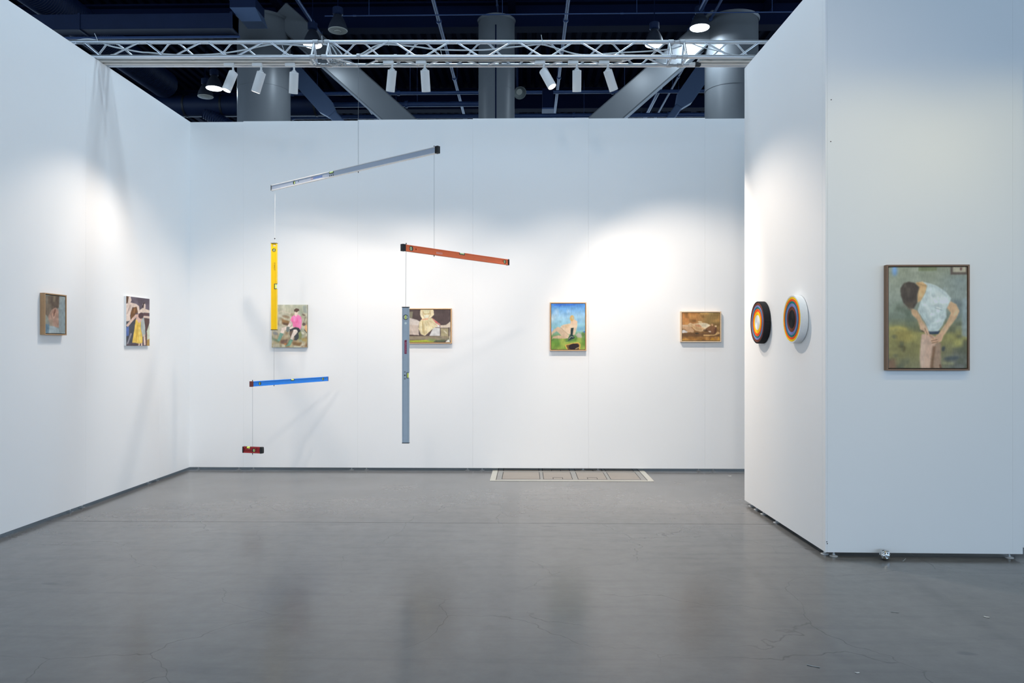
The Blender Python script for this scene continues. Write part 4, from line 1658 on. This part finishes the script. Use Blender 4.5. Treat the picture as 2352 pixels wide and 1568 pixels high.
p.poly([(880, 575), (1050, 550), (1040, 600), (900, 615)], (226, 182, 146), 0.8)
p.line([(905, 600), (960, 580), (1030, 590)], 7, (196, 140, 112), 0.6, 0.8)
p.line([(1180, 690), (1290, 760)], 10, (204, 150, 124), 0.8, 0.8)
p.line([(600, 600), (700, 640), (800, 640)], 12, (232, 224, 216), 1.0, 0.7)
p.line([(560, 800), (600, 900), (590, 970)], 12, (174, 154, 140), 1.2, 0.7)
p.grain(0.12)
dd = (on_y(985, 750, BACK_Y - 0.035) - EYE).dot(FWD)
c = on_y((931 + 1036.4) / 2, (708 + 788.5) / 2, BACK_Y - 0.035)
painting('painting', 'framed painting of a headless seated figure in a cream dress', (c.x, BACK_Y, c.z), 0, (1036.4 - 929) / F * dd, 80.5 / F * dd, 0.038, p, M_OAK, 0.009, side_c=M_PALE)

# --- blue sky, reclining figure, green meadow
p = Paint(78, 104, rect_map(255, 258, 1022, 1290))
p.grad([(0, (70, 130, 210)), (0.1, (110, 165, 218)), (0.3, (160, 198, 218)), (0.45, (140, 188, 205)), (0.58, (130, 178, 176)), (0.72, (116, 148, 92)), (0.86, (110, 150, 60)), (1, (134, 158, 72))])
p.mottle((90, 150, 214), 5, 5, 0.5, 0.9, 0.8, p.band(-1, 0.35, 0.1, 0.45, 2))
p.mottle((196, 212, 220), 6, 6, 0.5, 0.9, 0.8, p.band(0.05, 0.4, 0.08, -1, 0.55))
p.line([(320, 290), (420, 280), (600, 285), (800, 280)], 26, (50, 98, 200), 1.4, 0.7)
p.line([(430, 330), (480, 270)], 24, (60, 104, 206), 1.4, 0.7)
p.poly([(840, 780), (1022, 770), (1022, 860), (850, 880)], (120, 170, 200), 2, 0.8)
p.ell(1005, 895, 26, 18, (50, 90, 180), 0, 1.2, 0.9)
p.ell(270, 860, 26, 60, (140, 170, 220), 0, 2, 0.8)
p.mottle((84, 124, 52), 7, 9, 0.5, 0.85, 0.8, p.band(0.72, 1.1, 0.04))
p.mottle((166, 178, 84), 6, 8, 0.55, 0.9, 0.8, p.band(0.72, 1.1, 0.04))
p.poly([(810, 960), (880, 910), (950, 960), (950, 1030), (850, 1020)], (186, 176, 164), 1.5, 0.9)
p.ell(980, 950, 40, 50, (84, 118, 60), 0, 1.8, 0.8)
skin = (206, 180, 152)
p.poly([(330, 830), (400, 780), (470, 800), (560, 880), (660, 960), (640, 1040), (540, 1050), (440, 930), (380, 880), (300, 930), (260, 980), (262, 900)], skin, 1.0)
p.poly([(290, 1000), (430, 970), (560, 1010), (520, 1050), (300, 1040), (262, 1070)], (196, 168, 138), 1.1)
p.poly([(460, 780), (520, 735), (600, 720), (700, 700), (760, 660), (840, 660), (850, 740), (820, 860), (790, 960), (700, 960), (620, 930), (540, 870)], (214, 190, 162), 1.0)
p.poly([(560, 740), (680, 720), (640, 800), (580, 820)], (204, 174, 136), 1.6, 0.8)
p.poly([(700, 620), (800, 620), (850, 660), (840, 700), (690, 720)], (216, 186, 158), 1.0)
p.line([(470, 800), (640, 960)], 12, (176, 144, 112), 1.0, 0.7)
p.ell(725, 585, 48, 68, (206, 168, 104), 0.1, 0.9)
p.ell(745, 575, 18, 26, (170, 176, 160), 0.1, 0.9, 0.8)
p.poly([(700, 810), (765, 800), (740, 960), (790, 1030), (740, 1060), (640, 1095), (640, 1040), (690, 960)], (40, 58, 58), 0.7)
p.line([(650, 1060), (700, 1000), (760, 1010)], 10, (206, 210, 180), 0.6, 0.9)
p.poly([(570, 1100), (780, 1070), (700, 1110), (600, 1120)], (60, 96, 70), 1.4, 0.7)
p.poly([(560, 1190), (720, 1150), (870, 1130), (918, 1170), (910, 1290), (610, 1290)], (214, 168, 82), 0.7)
p.poly([(590, 1200), (740, 1165), (860, 1150), (895, 1190), (885, 1290), (630, 1290)], (104, 84, 52), 0.7)
p.ell(765, 1225, 118, 66, (44, 34, 36), -0.2, 0.9)
p.line([(800, 1280), (890, 1240)], 14, (216, 190, 140), 0.8, 0.9)
p.grain(0.14)
dd = (on_y(1305, 750, BACK_Y - 0.035) - EYE).dot(FWD)
c = on_y(1305, 749.7, BACK_Y - 0.035)
painting('painting', 'upright framed painting of a pale reclining figure under blue sky', (c.x, BACK_Y, c.z), 0, (1346.8 - 1263.2) / F * dd, (805 - 694) / F * dd, 0.038, p, M_OAK, 0.009, side_c=M_PALE)

# --- brown reclining figure
p = Paint(88, 65, rect_map(352, 350, 1500, 1208))
p.grad([(0, (186, 130, 74)), (0.4, (182, 128, 78)), (0.7, (140, 104, 66)), (1, (160, 110, 56))])
p.put(np.clip((p.u - 0.35) * 3, 0, 1) * (1 - np.clip((p.v - 0.5) * 6, 0, 1)), (150, 124, 76), 0.9)
p.put(np.clip(1 - p.u * 2.6, 0, 1) * (1 - np.clip((p.v - 0.4) * 6, 0, 1)), (198, 132, 76), 0.8)
p.mottle((208, 156, 90), 9, 7, 0.55, 0.9, 0.7)
p.mottle((116, 84, 48), 9, 7, 0.58, 0.9, 0.7)
p.line([(900, 370), (1100, 365), (1300, 375)], 24, (214, 190, 126), 1.4, 0.6)
p.poly([(352, 980), (1500, 960), (1500, 1080), (352, 1090)], (110, 80, 54), 2, 0.8)
p.mottle((206, 150, 60), 10, 9, 0.5, 0.8, 0.9, p.band(0.88, 1.1, 0.04))
p.poly([(352, 720), (520, 725), (620, 790), (720, 900), (700, 960), (500, 950), (440, 860), (352, 830)], (200, 160, 122), 1.0)
p.poly([(352, 720), (520, 725), (540, 780), (352, 770)], (222, 190, 156), 1.0, 0.8)
p.poly([(352, 890), (410, 870), (530, 950), (470, 970), (352, 975)], (216, 210, 204), 0.9)
p.poly([(530, 700), (600, 655), (680, 690), (820, 665), (980, 655), (1110, 675), (1230, 740), (1150, 800), (1050, 910), (900, 930), (760, 900), (660, 790), (540, 770)], (216, 182, 140), 0.9)
p.poly([(830, 670), (1000, 660), (1110, 680), (1210, 735), (1080, 830), (960, 800), (900, 720)], (222, 206, 174), 1.2)
p.poly([(600, 680), (680, 740), (820, 790), (1000, 820), (960, 900), (800, 890), (680, 800)], (196, 154, 108), 1.6, 0.8)
p.poly([(730, 720), (880, 720), (960, 790), (800, 780)], (198, 134, 94), 1.4, 0.8)
p.ell(900, 630, 70, 24, (222, 196, 150), 0.1, 1.0, 0.9)
p.poly([(1080, 830), (1240, 740), (1400, 790), (1390, 920), (1330, 1010), (1200, 980), (1050, 920)], (130, 92, 64), 1.0)
p.ell(1270, 720, 36, 34, (196, 150, 110), 0.2, 0.9)
p.ell(1380, 765, 34, 30, (226, 192, 150), 0.3, 0.9)
p.ell(1370, 900, 26, 110, (96, 62, 48), 0.15, 1.2, 0.8)
p.ell(1195, 930, 42, 22, (230, 206, 176), 0.2, 0.9)
p.ell(1060, 900, 70, 40, (84, 64, 44), 0.1, 1.4, 0.8)
p.ell(800, 985, 60, 28, (66, 56, 44), 0.1, 1.2, 0.8)
p.poly([(1000, 1030), (1330, 1030), (1440, 930), (1500, 960), (1500, 1000), (1330, 1060), (1000, 1070)], (212, 170, 112), 1.0)
p.line([(1460, 1100), (1490, 1200)], 36, (226, 170, 74), 1.2, 0.8)
p.grain(0.16)
dd = (on_y(1610, 750, BACK_Y - 0.035) - EYE).dot(FWD)
c = on_y(1609.8, 750, BACK_Y - 0.035)
painting('painting', 'small brown framed painting of a lying figure on ochre ground', (c.x, BACK_Y, c.z), 0, (1656 - 1563.7) / F * dd, (785 - 715) / F * dd, 0.042, p, M_OAK2, 0.010, side_c=M_PALE)


# --- on the left wall: local x runs away from the eye (+Y), so the frame turns by +90 degrees
def left_painting(name, label, px_wall, px_front, px_far, ytop, ybot, paint, **k):
    y_near = on_x(px_wall, 740, LEFT_X).y
    lo_, hi_ = 0.0, 0.2
    for _ in range(40):
        t = (lo_ + hi_) / 2
        v = Vector((LEFT_X + t, y_near, HC)) - EYE
        if W / 2 + F * v.dot(RGT) / v.dot(FWD) < px_front:
            lo_ = t
        else:
            hi_ = t
    dep = (lo_ + hi_) / 2
    y_far = on_x(px_far, 740, LEFT_X + dep).y
    dn = (Vector((LEFT_X + dep, y_near, HC)) - EYE).dot(FWD)
    zt = HC + (HZ - ytop) / F * dn
    zb = HC + (HZ - ybot) / F * dn
    print(label, 'near', y_near, 'depth', dep, 'w', y_far - y_near, 'h', zt - zb)
    return painting(name, label, (LEFT_X, (y_near + y_far) / 2, (zt + zb) / 2), math.pi / 2, y_far - y_near, zt - zb, dep, paint, **k)


def skew_map(x0, x1, yt0, yt1, yb0, yb1):
    def f(x, y):
        u = (x - x0) / (x1 - x0)
        a, b2 = yt0 + (yt1 - yt0) * u, yb0 + (yb1 - yb0) * u
        return u, (y - a) / (b2 - a)
    return f


p = Paint(74, 92, skew_map(325, 668, 255, 295, 930, 935))
p.fill((140, 146, 142))
p.put(np.clip((p.u - 0.6) * 4, 0, 1), (142, 156, 158), 0.9)
p.mottle((160, 166, 160), 5, 4, 0.5, 0.9, 0.6)
p.poly([(325, 270), (560, 270), (555, 480), (520, 500), (430, 560), (360, 640), (325, 620)], (112, 96, 80), 2.5)
p.poly([(400, 280), (560, 285), (550, 480), (430, 540)], (98, 82, 70), 2.5, 0.9)
p.line([(480, 280), (470, 380)], 40, (150, 134, 106), 2.5, 0.7)
p.line([(350, 280), (350, 420)], 40, (142, 136, 120), 3, 0.7)
p.poly([(325, 420), (430, 420), (420, 660), (350, 660)], (128, 114, 98), 3, 0.7)
p.poly([(430, 520), (500, 480), (550, 520), (555, 830), (500, 830), (440, 800), (380, 720), (370, 640)], (172, 138, 120), 1.6)
p.poly([(380, 700), (440, 680), (470, 800), (400, 810)], (160, 140, 120), 2, 0.8)
p.ell(475, 590, 36, 88, (182, 140, 118), 0.12, 1.0)
p.ell(485, 545, 18, 40, (126, 88, 74), 0.2, 1.0, 0.9)
p.ell(465, 640, 20, 36, (204, 168, 148), 0.0, 1.0, 0.9)
p.ell(470, 600, 12, 40, (112, 80, 66), 0.1, 0.8, 0.8)
p.poly([(325, 600), (365, 640), (380, 760), (325, 770)], (150, 152, 138), 1.6, 0.9)
p.poly([(325, 770), (385, 780), (400, 850), (390, 930), (325, 930)], (106, 132, 146), 1.5)
p.poly([(390, 810), (470, 810), (550, 850), (570, 930), (380, 930)], (160, 172, 174), 1.6)
p.grain(0.16)
left_painting('painting', 'deep framed small painting of a head and ear from behind', 91.6, 102.9, 153.2, 672, 768.6, p, frame_m=M_OAK3, fw=0.008, side_c=M_PALE)

p = Paint(84, 112, skew_map(1690, 2083, 290, 338, 1130, 1130))
p.fill((92, 82, 92))
p.mottle((122, 112, 124), 5, 6, 0.5, 0.9, 0.8, p.band(-1, 0.3))
p.poly([(1700, 300), (1760, 300), (1775, 360), (1750, 420), (1700, 400)], (226, 206, 192), 0.9)
p.poly([(1690, 290), (1730, 300), (1715, 400), (1690, 420)], (92, 66, 50), 1.0)
p.poly([(1690, 420), (1760, 400), (1850, 420), (1900, 460), (1910, 540), (1880, 560), (1860, 480), (1790, 480), (1750, 620), (1760, 700), (1690, 740)], (224, 204, 190), 0.9)
p.line([(1760, 440), (1700, 600)], 22, (184, 160, 150), 1.2, 0.7)
p.poly([(1790, 490), (1860, 470), (1880, 560), (1830, 600), (1830, 690), (1760, 720), (1760, 580)], (118, 82, 52), 1.0)
p.line([(1830, 500), (1815, 580)], 14, (172, 124, 84), 1.0, 0.8)
p.poly([(1960, 430), (1990, 395), (2015, 440), (2010, 510), (1970, 510)], (222, 202, 190), 0.8)
p.poly([(1955, 470), (1975, 400), (2010, 400), (1985, 430), (1975, 500)], (62, 48, 48), 0.8)
p.poly([(1880, 550), (1960, 490), (2083, 530), (2083, 575), (1990, 570), (1880, 590)], (226, 206, 190), 0.9)
p.poly([(1980, 580), (2060, 580), (2070, 620), (1990, 620)], (104, 74, 76), 1.0)
p.poly([(1970, 620), (2083, 630), (2083, 670), (1970, 655)], (222, 198, 182), 0.8)
p.poly([(1985, 660), (2083, 680), (2070, 760), (2040, 880), (2010, 880)], (92, 70, 66), 1.0)
p.poly([(1690, 720), (1760, 710), (1840, 690), (1830, 850), (1780, 1080), (1690, 1110)], (74, 76, 84), 1.2)
p.poly([(1690, 820), (1735, 800), (1730, 960), (1690, 970)], (86, 110, 170), 1.2)
p.line([(1770, 920), (1730, 1040), (1700, 1120)], 24, (172, 164, 170), 1.2, 0.8)
p.poly([(1930, 690), (1985, 650), (2005, 800), (2010, 960), (1960, 980), (1930, 840)], (178, 186, 182), 1.0)
p.poly([(2030, 900), (2083, 740), (2083, 1030), (2040, 1040)], (206, 212, 190), 1.0)
p.line([(1990, 940), (2000, 1120)], 32, (224, 198, 182), 0.9)
p.line([(2030, 900), (2025, 1125)], 20, (110, 78, 66), 1.0)
p.poly([(2040, 1030), (2083, 1010), (2083, 1130), (2035, 1130)], (180, 146, 84), 1.2)
p.line([(1860, 610), (1780, 700), (1700, 800)], 40, (220, 188, 172), 0.9)
p.poly([(1850, 600), (1930, 590), (1960, 660), (1920, 760), (1850, 720)], (212, 176, 160), 0.9)
p.ell(1935, 620, 44, 52, (88, 66, 70), 0.4, 1.0)
p.poly([(1845, 680), (1870, 700), (1895, 750), (1930, 720), (1930, 830), (1960, 980), (1960, 1080), (1900, 1100), (1840, 1080), (1785, 1080), (1815, 900)], (232, 196, 92), 0.9)
p.line([(1880, 780), (1850, 1060)], 22, (208, 164, 66), 1.4, 0.7)
p.line([(1905, 820), (1920, 1060)], 20, (246, 218, 130), 1.4, 0.7)
p.line([(1905, 1090), (1895, 1128)], 24, (222, 194, 176), 0.8)
p.line([(1945, 1085), (1945, 1128)], 24, (216, 186, 168), 0.8)
p.poly([(1690, 1100), (1900, 1100), (1880, 1130), (1690, 1130)], (88, 74, 80), 1.4, 0.8)
p.grain(0.14)
left_painting('painting', 'unframed painting of dancers, one in a yellow dress', 284.5, 290.0, 343.4, 679.5, 793.7, p, frame_m=None, side_c=M_PALE)

# --- large painting on the front panel at right
p = Paint(176, 228, rect_map(233, 155, 1130, 1310))
p.grad([(0, (134, 142, 128)), (0.3, (140, 150, 142)), (0.5, (110, 122, 112)), (0.65, (128, 126, 84)), (0.85, (122, 120, 84)), (1, (118, 118, 94))])
p.mottle((150, 158, 148), 6, 6, 0.5, 0.9, 0.7, p.band(-1, 0.4))
p.put(np.clip((p.u - 0.55) * 3, 0, 1) * np.clip(1 - (p.v - 0.1) / 0.6, 0, 1) * np.clip(p.v * 8, 0, 1), (124, 138, 142), 0.8)
p.put(np.clip((p.u - 0.6) * 4, 0, 1) * np.clip((p.v - 0.72) * 6, 0, 1), (98, 104, 106), 0.8)
p.mottle((150, 144, 92), 7, 10, 0.45, 0.85, 0.8, p.band(0.58, 0.86, 0.05, -1, 0.42))
p.mottle((84, 96, 84), 8, 10, 0.5, 0.85, 0.8, p.band(0.38, 0.62, 0.05, -1, 0.42))
p.mottle((86, 92, 80), 12, 16, 0.62, 0.9, 0.7, p.band(0.55, 1.1, 0.05))
p.mottle((166, 164, 104), 9, 12, 0.55, 0.9, 0.8, p.band(0.66, 0.84, 0.05, 0.68, 2))
p.ell(300, 195, 30, 60, (112, 152, 206), 0, 4, 0.9)
p.poly([(575, 155), (785, 155), (785, 195), (575, 200)], (108, 118, 92), 1.8, 0.9)
p.poly([(940, 155), (1130, 155), (1130, 240), (940, 240)], (92, 84, 80), 1.6)
p.poly([(968, 155), (1120, 155), (1120, 215), (968, 215)], (160, 158, 144), 1.6)
p.poly([(1050, 160), (1075, 160), (1070, 195), (1055, 195)], (96, 66, 68), 1.6)
p.poly([(1080, 510), (1130, 510), (1130, 960), (1070, 940)], (136, 152, 160), 3, 0.8)
p.poly([(960, 520), (1080, 540), (1070, 700), (1000, 740)], (104, 116, 122), 4, 0.7)
p.ell(400, 930, 100, 90, (150, 138, 82), 0.3, 6, 0.6)
p.line([(340, 1060), (420, 1070), (400, 1130)], 26, (78, 72, 52), 3, 0.7)
p.line([(250, 860), (330, 840), (440, 870)], 30, (180, 170, 100), 3, 0.7)
p.poly([(233, 1220), (300, 1200), (320, 1310), (233, 1310)], (118, 92, 78), 4, 0.8)
p.ell(950, 1200, 90, 22, (66, 76, 86), -0.1, 3, 0.7)
p.ell(860, 1090, 20, 30, (64, 70, 78), 0.3, 2, 0.8)
p.line([(850, 1255), (980, 1260)], 22, (160, 160, 122), 3, 0.7)
# legs
p.poly([(610, 920), (700, 915), (790, 960), (770, 1080), (730, 1200), (725, 1310), (600, 1310), (590, 1200), (600, 1040)], (186, 160, 144), 2.0)
p.poly([(770, 1000), (830, 1020), (830, 1310), (735, 1310), (745, 1180)], (150, 128, 112), 2.2)
p.line([(755, 1060), (735, 1200), (725, 1310)], 34, (112, 84, 66), 2.2, 0.8)
p.line([(630, 980), (620, 1180), (620, 1300)], 44, (200, 178, 164), 3.5, 0.7)
p.line([(820, 1270), (830, 1310)], 20, (96, 66, 52), 1.6, 0.8)
# briefs
p.poly([(685, 885), (830, 880), (800, 925), (700, 925)], (56, 66, 82), 1.4)
# left arm and hand
p.poly([(480, 620), (560, 650), (620, 760), (680, 840), (690, 900), (690, 940), (640, 900), (600, 870), (560, 760), (500, 700)], (180, 152, 122), 1.6)
p.poly([(600, 780), (670, 840), (700, 920), (680, 945), (630, 890), (590, 860)], (188, 160, 136), 1.4)
p.line([(610, 880), (640, 900)], 12, (84, 72, 60), 1.0, 0.8)
p.line([(645, 850), (680, 930)], 8, (140, 112, 92), 0.8, 0.8)
# right arm and hand
p.poly([(930, 540), (1010, 580), (1045, 660), (1010, 740), (930, 840), (870, 930), (830, 1010), (730, 1030), (715, 980), (790, 960), (830, 880), (900, 780), (945, 680), (900, 620)], (190, 160, 130), 1.6)
p.line([(1020, 640), (940, 800), (860, 920)], 26, (202, 174, 146), 2.4, 0.7)
p.poly([(780, 930), (860, 900), (840, 1000), (760, 1030), (715, 1000), (760, 970)], (186, 154, 130), 1.4)
p.line([(720, 1000), (790, 985)], 9, (120, 88, 74), 0.9, 0.8)
p.line([(725, 1025), (800, 1010)], 8, (128, 96, 80), 0.9, 0.8)
p.line([(700, 930), (750, 980)], 22, (168, 130, 108), 1.4, 0.8)
# shirt
p.poly([(600, 320), (680, 335), (780, 365), (880, 430), (950, 510), (935, 560), (890, 640), (895, 720), (850, 820), (800, 890), (690, 890), (660, 800), (610, 720), (565, 655), (600, 540), (655, 440), (670, 370)], (182, 196, 200), 1.6)
p.poly([(700, 440), (830, 430), (920, 520), (880, 620), (740, 600), (680, 520)], (194, 206, 208), 4, 0.8)
p.line([(600, 620), (680, 740), (760, 830)], 30, (154, 172, 176), 4, 0.7)
p.line([(880, 640), (800, 720), (700, 760)], 22, (152, 170, 172), 3.5, 0.7)
p.line([(850, 800), (780, 870), (700, 880)], 26, (160, 176, 180), 3, 0.7)
p.line([(690, 440), (640, 560)], 20, (164, 180, 184), 3, 0.7)
p.line([(700, 350), (800, 400), (900, 500)], 16, (166, 182, 188), 2.4, 0.7)
p.line([(640, 560), (700, 660), (720, 760)], 18, (204, 214, 216), 3, 0.7)
p.line([(870, 560), (900, 520)], 26, (206, 216, 218), 3, 0.6)
p.line([(720, 800), (780, 790), (840, 760)], 16, (200, 212, 214), 2.4, 0.7)
p.line([(580, 640), (640, 740), (690, 830)], 12, (138, 156, 160), 1.8, 0.7)
p.mottle((150, 166, 170), 14, 18, 0.62, 0.9, 0.45, p.band(0.18, 0.62, 0.02, 0.42, 0.74))
p.ell(800, 630, 30, 14, (214, 222, 222), 0.4, 1.6, 0.8)
p.line([(760, 620), (850, 650)], 8, (124, 140, 146), 1.2, 0.8)
# neck and head
p.poly([(540, 330), (620, 320), (672, 365), (650, 450), (600, 540), (560, 560), (560, 440), (570, 390)], (190, 160, 120), 1.6)
p.line([(580, 420), (600, 500)], 30, (206, 178, 138), 2.4, 0.8)
p.line([(555, 340), (660, 370)], 16, (160, 128, 92), 1.6, 0.7)
p.poly([(365, 400), (400, 345), (460, 320), (530, 335), (585, 385), (560, 470), (560, 560), (520, 630), (460, 620), (400, 560), (372, 480)], (72, 66, 62), 1.8)
p.mottle((100, 92, 84), 24, 18, 0.5, 0.9, 0.5, p.band(0.15, 0.40, 0.02, 0.16, 0.36))
p.poly([(430, 560), (520, 560), (500, 650), (455, 640)], (96, 86, 76), 3, 0.7)
p.grain(0.12)
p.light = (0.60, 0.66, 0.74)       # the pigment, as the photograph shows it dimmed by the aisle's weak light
YF = 4.66 - 0.032
dd = (on_y(2130, 729, YF) - EYE).dot(FWD)
c = on_y((2036.5 + 2223.7) / 2, (608 + 850.4) / 2, YF)
wq, hq = (2223.7 - 2036.5) / F * dd, (850.4 - 608) / F * dd
fa = math.atan2(CR.y - CN.y, CR.x - CN.x)
wall_y = CN.y + (c.x - CN.x) * math.tan(fa)
root = painting('painting', 'largest painting, bending figure in white shirt, on the right front panel', (c.x, wall_y, c.z), fa, wq, hq, 0.038, p, M_WALNUT, 0.010, side_c=M_PALE)


# ------------------------------------------------------------------ rolled belt discs on the right wall
def belt_mat(name, c):
    return mat(name, c, 0.85, var=0.06, scale=60, spec=0.2)


BELT = {'black': belt_mat('black_belt', (36, 36, 38)), 'brown': belt_mat('brown_belt', (118, 66, 52)), 'lavender': belt_mat('lavender_belt', (128, 138, 196)),
        'teal': belt_mat('teal_belt', (24, 126, 124)), 'orange': belt_mat('orange_belt', (244, 92, 36)), 'yellow': belt_mat('yellow_belt', (250, 204, 30)), 'white': belt_mat('white_belt', (228, 230, 230))}
aR = math.atan2(CF.y - CN.y, CF.x - CN.x)
nR = Vector((-math.sin(aR), math.cos(aR), 0))     # out of the right wall, towards the booth
if nR.x > 0:
    nR = -nR


def right_wall_point(px, py, off=0.0):
    # plane through CN + off*nR with normal nR
    p0 = Vector((CN.x, CN.y, 0)) + nR * off
    v = direc(px, py)
    t = (p0 - EYE).dot(nR) / v.dot(nR)
    return EYE + v * t


def disc(label, px_c, py_c, rad, depth, bands):
    c = right_wall_point(px_c, py_c, depth)
    root = tag(empty('rolled_belt_disc', c - nR * depth), label, 'wall sculpture')
    lay = 0.0042
    for i, (name, ro, ri) in enumerate(bands):
        r1, r0 = ro * rad, ri * rad
        nl = max(2, int(round((r1 - r0) / lay)))
        prof = [(0.002, r1), (depth - 0.001, r1)]
        for k in range(nl):
            a = r1 - (r1 - r0) * k / nl
            b2 = r1 - (r1 - r0) * (k + 1) / nl
            e = (a - b2)
            hgt = depth + 0.0007 * math.sin(k * 2.3 + i)
            prof += [(hgt - 0.0012, a), (hgt, a - e * 0.22), (hgt, b2 + e * 0.22), (hgt - 0.0012, max(b2, 0.0002))]
        if ri > 0:
            prof += [(0.002, r0)]
        q = MB()
        q.lathe((0, 0, 0), nR, prof, 72)
        o = q.build('belt_layer', BELT[name], root)
        o['label'] = f'{name} rolled belt layer'
    # loose end of the outermost belt
    q = MB()
    t_ = 0.003
    side = Vector((0, 0, 1))
    along = nR.cross(side).normalized()
    if along.y > 0:
        along = -along
    for k in range(8):
        t0, t1 = 0.0 + k * 0.1, 0.1 + k * 0.1
        v0 = [along * math.cos(t) * (rad + t_ * 0.9) + side * -math.sin(t) * (rad + t_ * 0.9) for t in (t0, t1)]
        v1 = [along * math.cos(t) * rad + side * -math.sin(t) * rad for t in (t0, t1)]
        vs = []
        for off in (0.002, depth - 0.001):
            vs += [x + nR * off for x in (v0[0], v0[1], v1[1], v1[0])]
        q.add(vs, [(0, 1, 2, 3), (4, 5, 6, 7), (0, 1, 5, 4), (3, 2, 6, 7), (0, 3, 7, 4), (1, 2, 6, 5)])
    q.build('belt_end', BELT[bands[0][0]], root)
    q = MB()
    q.lathe((0, 0, 0), nR, [(0.0005, 0), (0.0005, rad * 0.97), (0.003, rad * 0.97), (0.003, 0)], 48)
    q.build('backing_disc', M_DARK, root)


def rad_of(px, half, off):
    p = right_wall_point(px, 740, off)
    return half / F * (p - EYE).dot(FWD)


disc('rolled belt disc with black rim and white centre, nearer the back wall', 1739.3, 740.5, rad_of(1739, 48.3, 0.05), 0.05,
     [('black', 1.0, 0.93), ('brown', 0.93, 0.82), ('lavender', 0.82, 0.735), ('teal', 0.735, 0.66), ('orange', 0.66, 0.52), ('yellow', 0.52, 0.355), ('white', 0.355, 0.0)])
disc('rolled belt disc with white rim and black centre, nearer the front', 1818.2, 733, rad_of(1818, 55.0, 0.05), 0.05,
     [('white', 1.0, 0.93), ('yellow', 0.93, 0.845), ('orange', 0.845, 0.755), ('teal', 0.755, 0.665), ('lavender', 0.665, 0.535), ('brown', 0.535, 0.385), ('black', 0.385, 0.0)])

# ------------------------------------------------------------------ small things on the floor
# crumpled foil ball by the front panel
bm = bmesh.new()
bmesh.ops.create_icosphere(bm, subdivisions=4, radius=0.031)
rs = np.random.RandomState(3)
dirs = rs.randn(60, 3)
dirs /= np.linalg.norm(dirs, axis=1)[:, None]
amp = rs.uniform(-1, 1, 60)
for v in bm.verts:
    nrm = np.array(v.co.normalized())
    d_ = dirs @ nrm
    k = np.argmax(d_)
    s = sorted(d_)[-2]
    crease = min(1.0, (d_[k] - s) * 22)
    v.co *= 1 + 0.05 * amp[k] + 0.07 * (crease - 0.6)
me = bpy.data.meshes.new('crumpled_foil')
zmin = min(v.co.z for v in bm.verts)
bm.to_mesh(me)
bm.free()
me.materials.append(mat('aluminium_foil', (210, 212, 214), 0.22, 1.0))
ball = bpy.data.objects.new('foil_ball', me)
COL.objects.link(ball)
bx = on_y(2034, 1270, 4.60).x
ball.location = (bx, 4.612, -zmin)
tag(ball, 'crumpled aluminium foil ball on the floor at the front panel', 'foil ball')


def scrap(px, py, w, l, ang, label, m, name='paper_scrap'):
    p_ = on_floor(px, py)
    q = MB()
    n_ = 5
    vs = []
    for k in range(n_):
        t = k / (n_ - 1) - 0.5
        zz = 0.0012 + 0.003 * abs(t) * random.uniform(0.5, 1.2)
        for s in (-1, 1):
            vs.append((t * l, s * w / 2 * (1 - 0.5 * abs(t)), zz))
    fs = [(2 * k, 2 * k + 1, 2 * k + 3, 2 * k + 2) for k in range(n_ - 1)]
    vs2 = [(x, y, z - 0.001) for x, y, z in vs]
    q.add(vs, fs)
    q.add(vs2, fs)
    for k in range(n_ - 1):
        pass
    o = q.build(name, m)
    o.location = (p_.x, p_.y, 0)
    o.rotation_euler = (0, 0, ang)
    tag(o, label, 'scrap', 'small scraps on the floor')


m_scrap = mat('white_scrap', (222, 222, 220), 0.7, var=0.05, scale=60)
scrap(2266, 1417, 0.012, 0.024, -0.6, 'white paper scrap farthest right on the dark floor', m_scrap)
scrap(1969, 1545, 0.009, 0.018, 0.0, 'white paper scrap near the bottom edge right of centre', m_scrap)
scrap(2055, 1406, 0.006, 0.034, -0.3, 'thin pale scrap left of the farthest right scrap', mat('grey_scrap', (150, 156, 160), 0.7))
scrap(1201, 1177, 0.006, 0.035, -0.05, 'thin white scrap lying behind the floor joint', m_scrap)
scrap(2077, 1286, 0.006, 0.08, 0.9, 'pale splinter beside the foil ball', mat('grey_scrap', (150, 156, 160), 0.7))
scrap(1676, 1093, 0.02, 0.035, 0.1, 'white scrap on the floor near the back wall at right', m_scrap)
scrap(1868, 1530, 0.008, 0.05, -0.5, 'curled pale thread of tape low at right', mat('grey_scrap', (150, 156, 160), 0.7))

bpy.context.view_layer.update()
print('objects', len(bpy.data.objects))
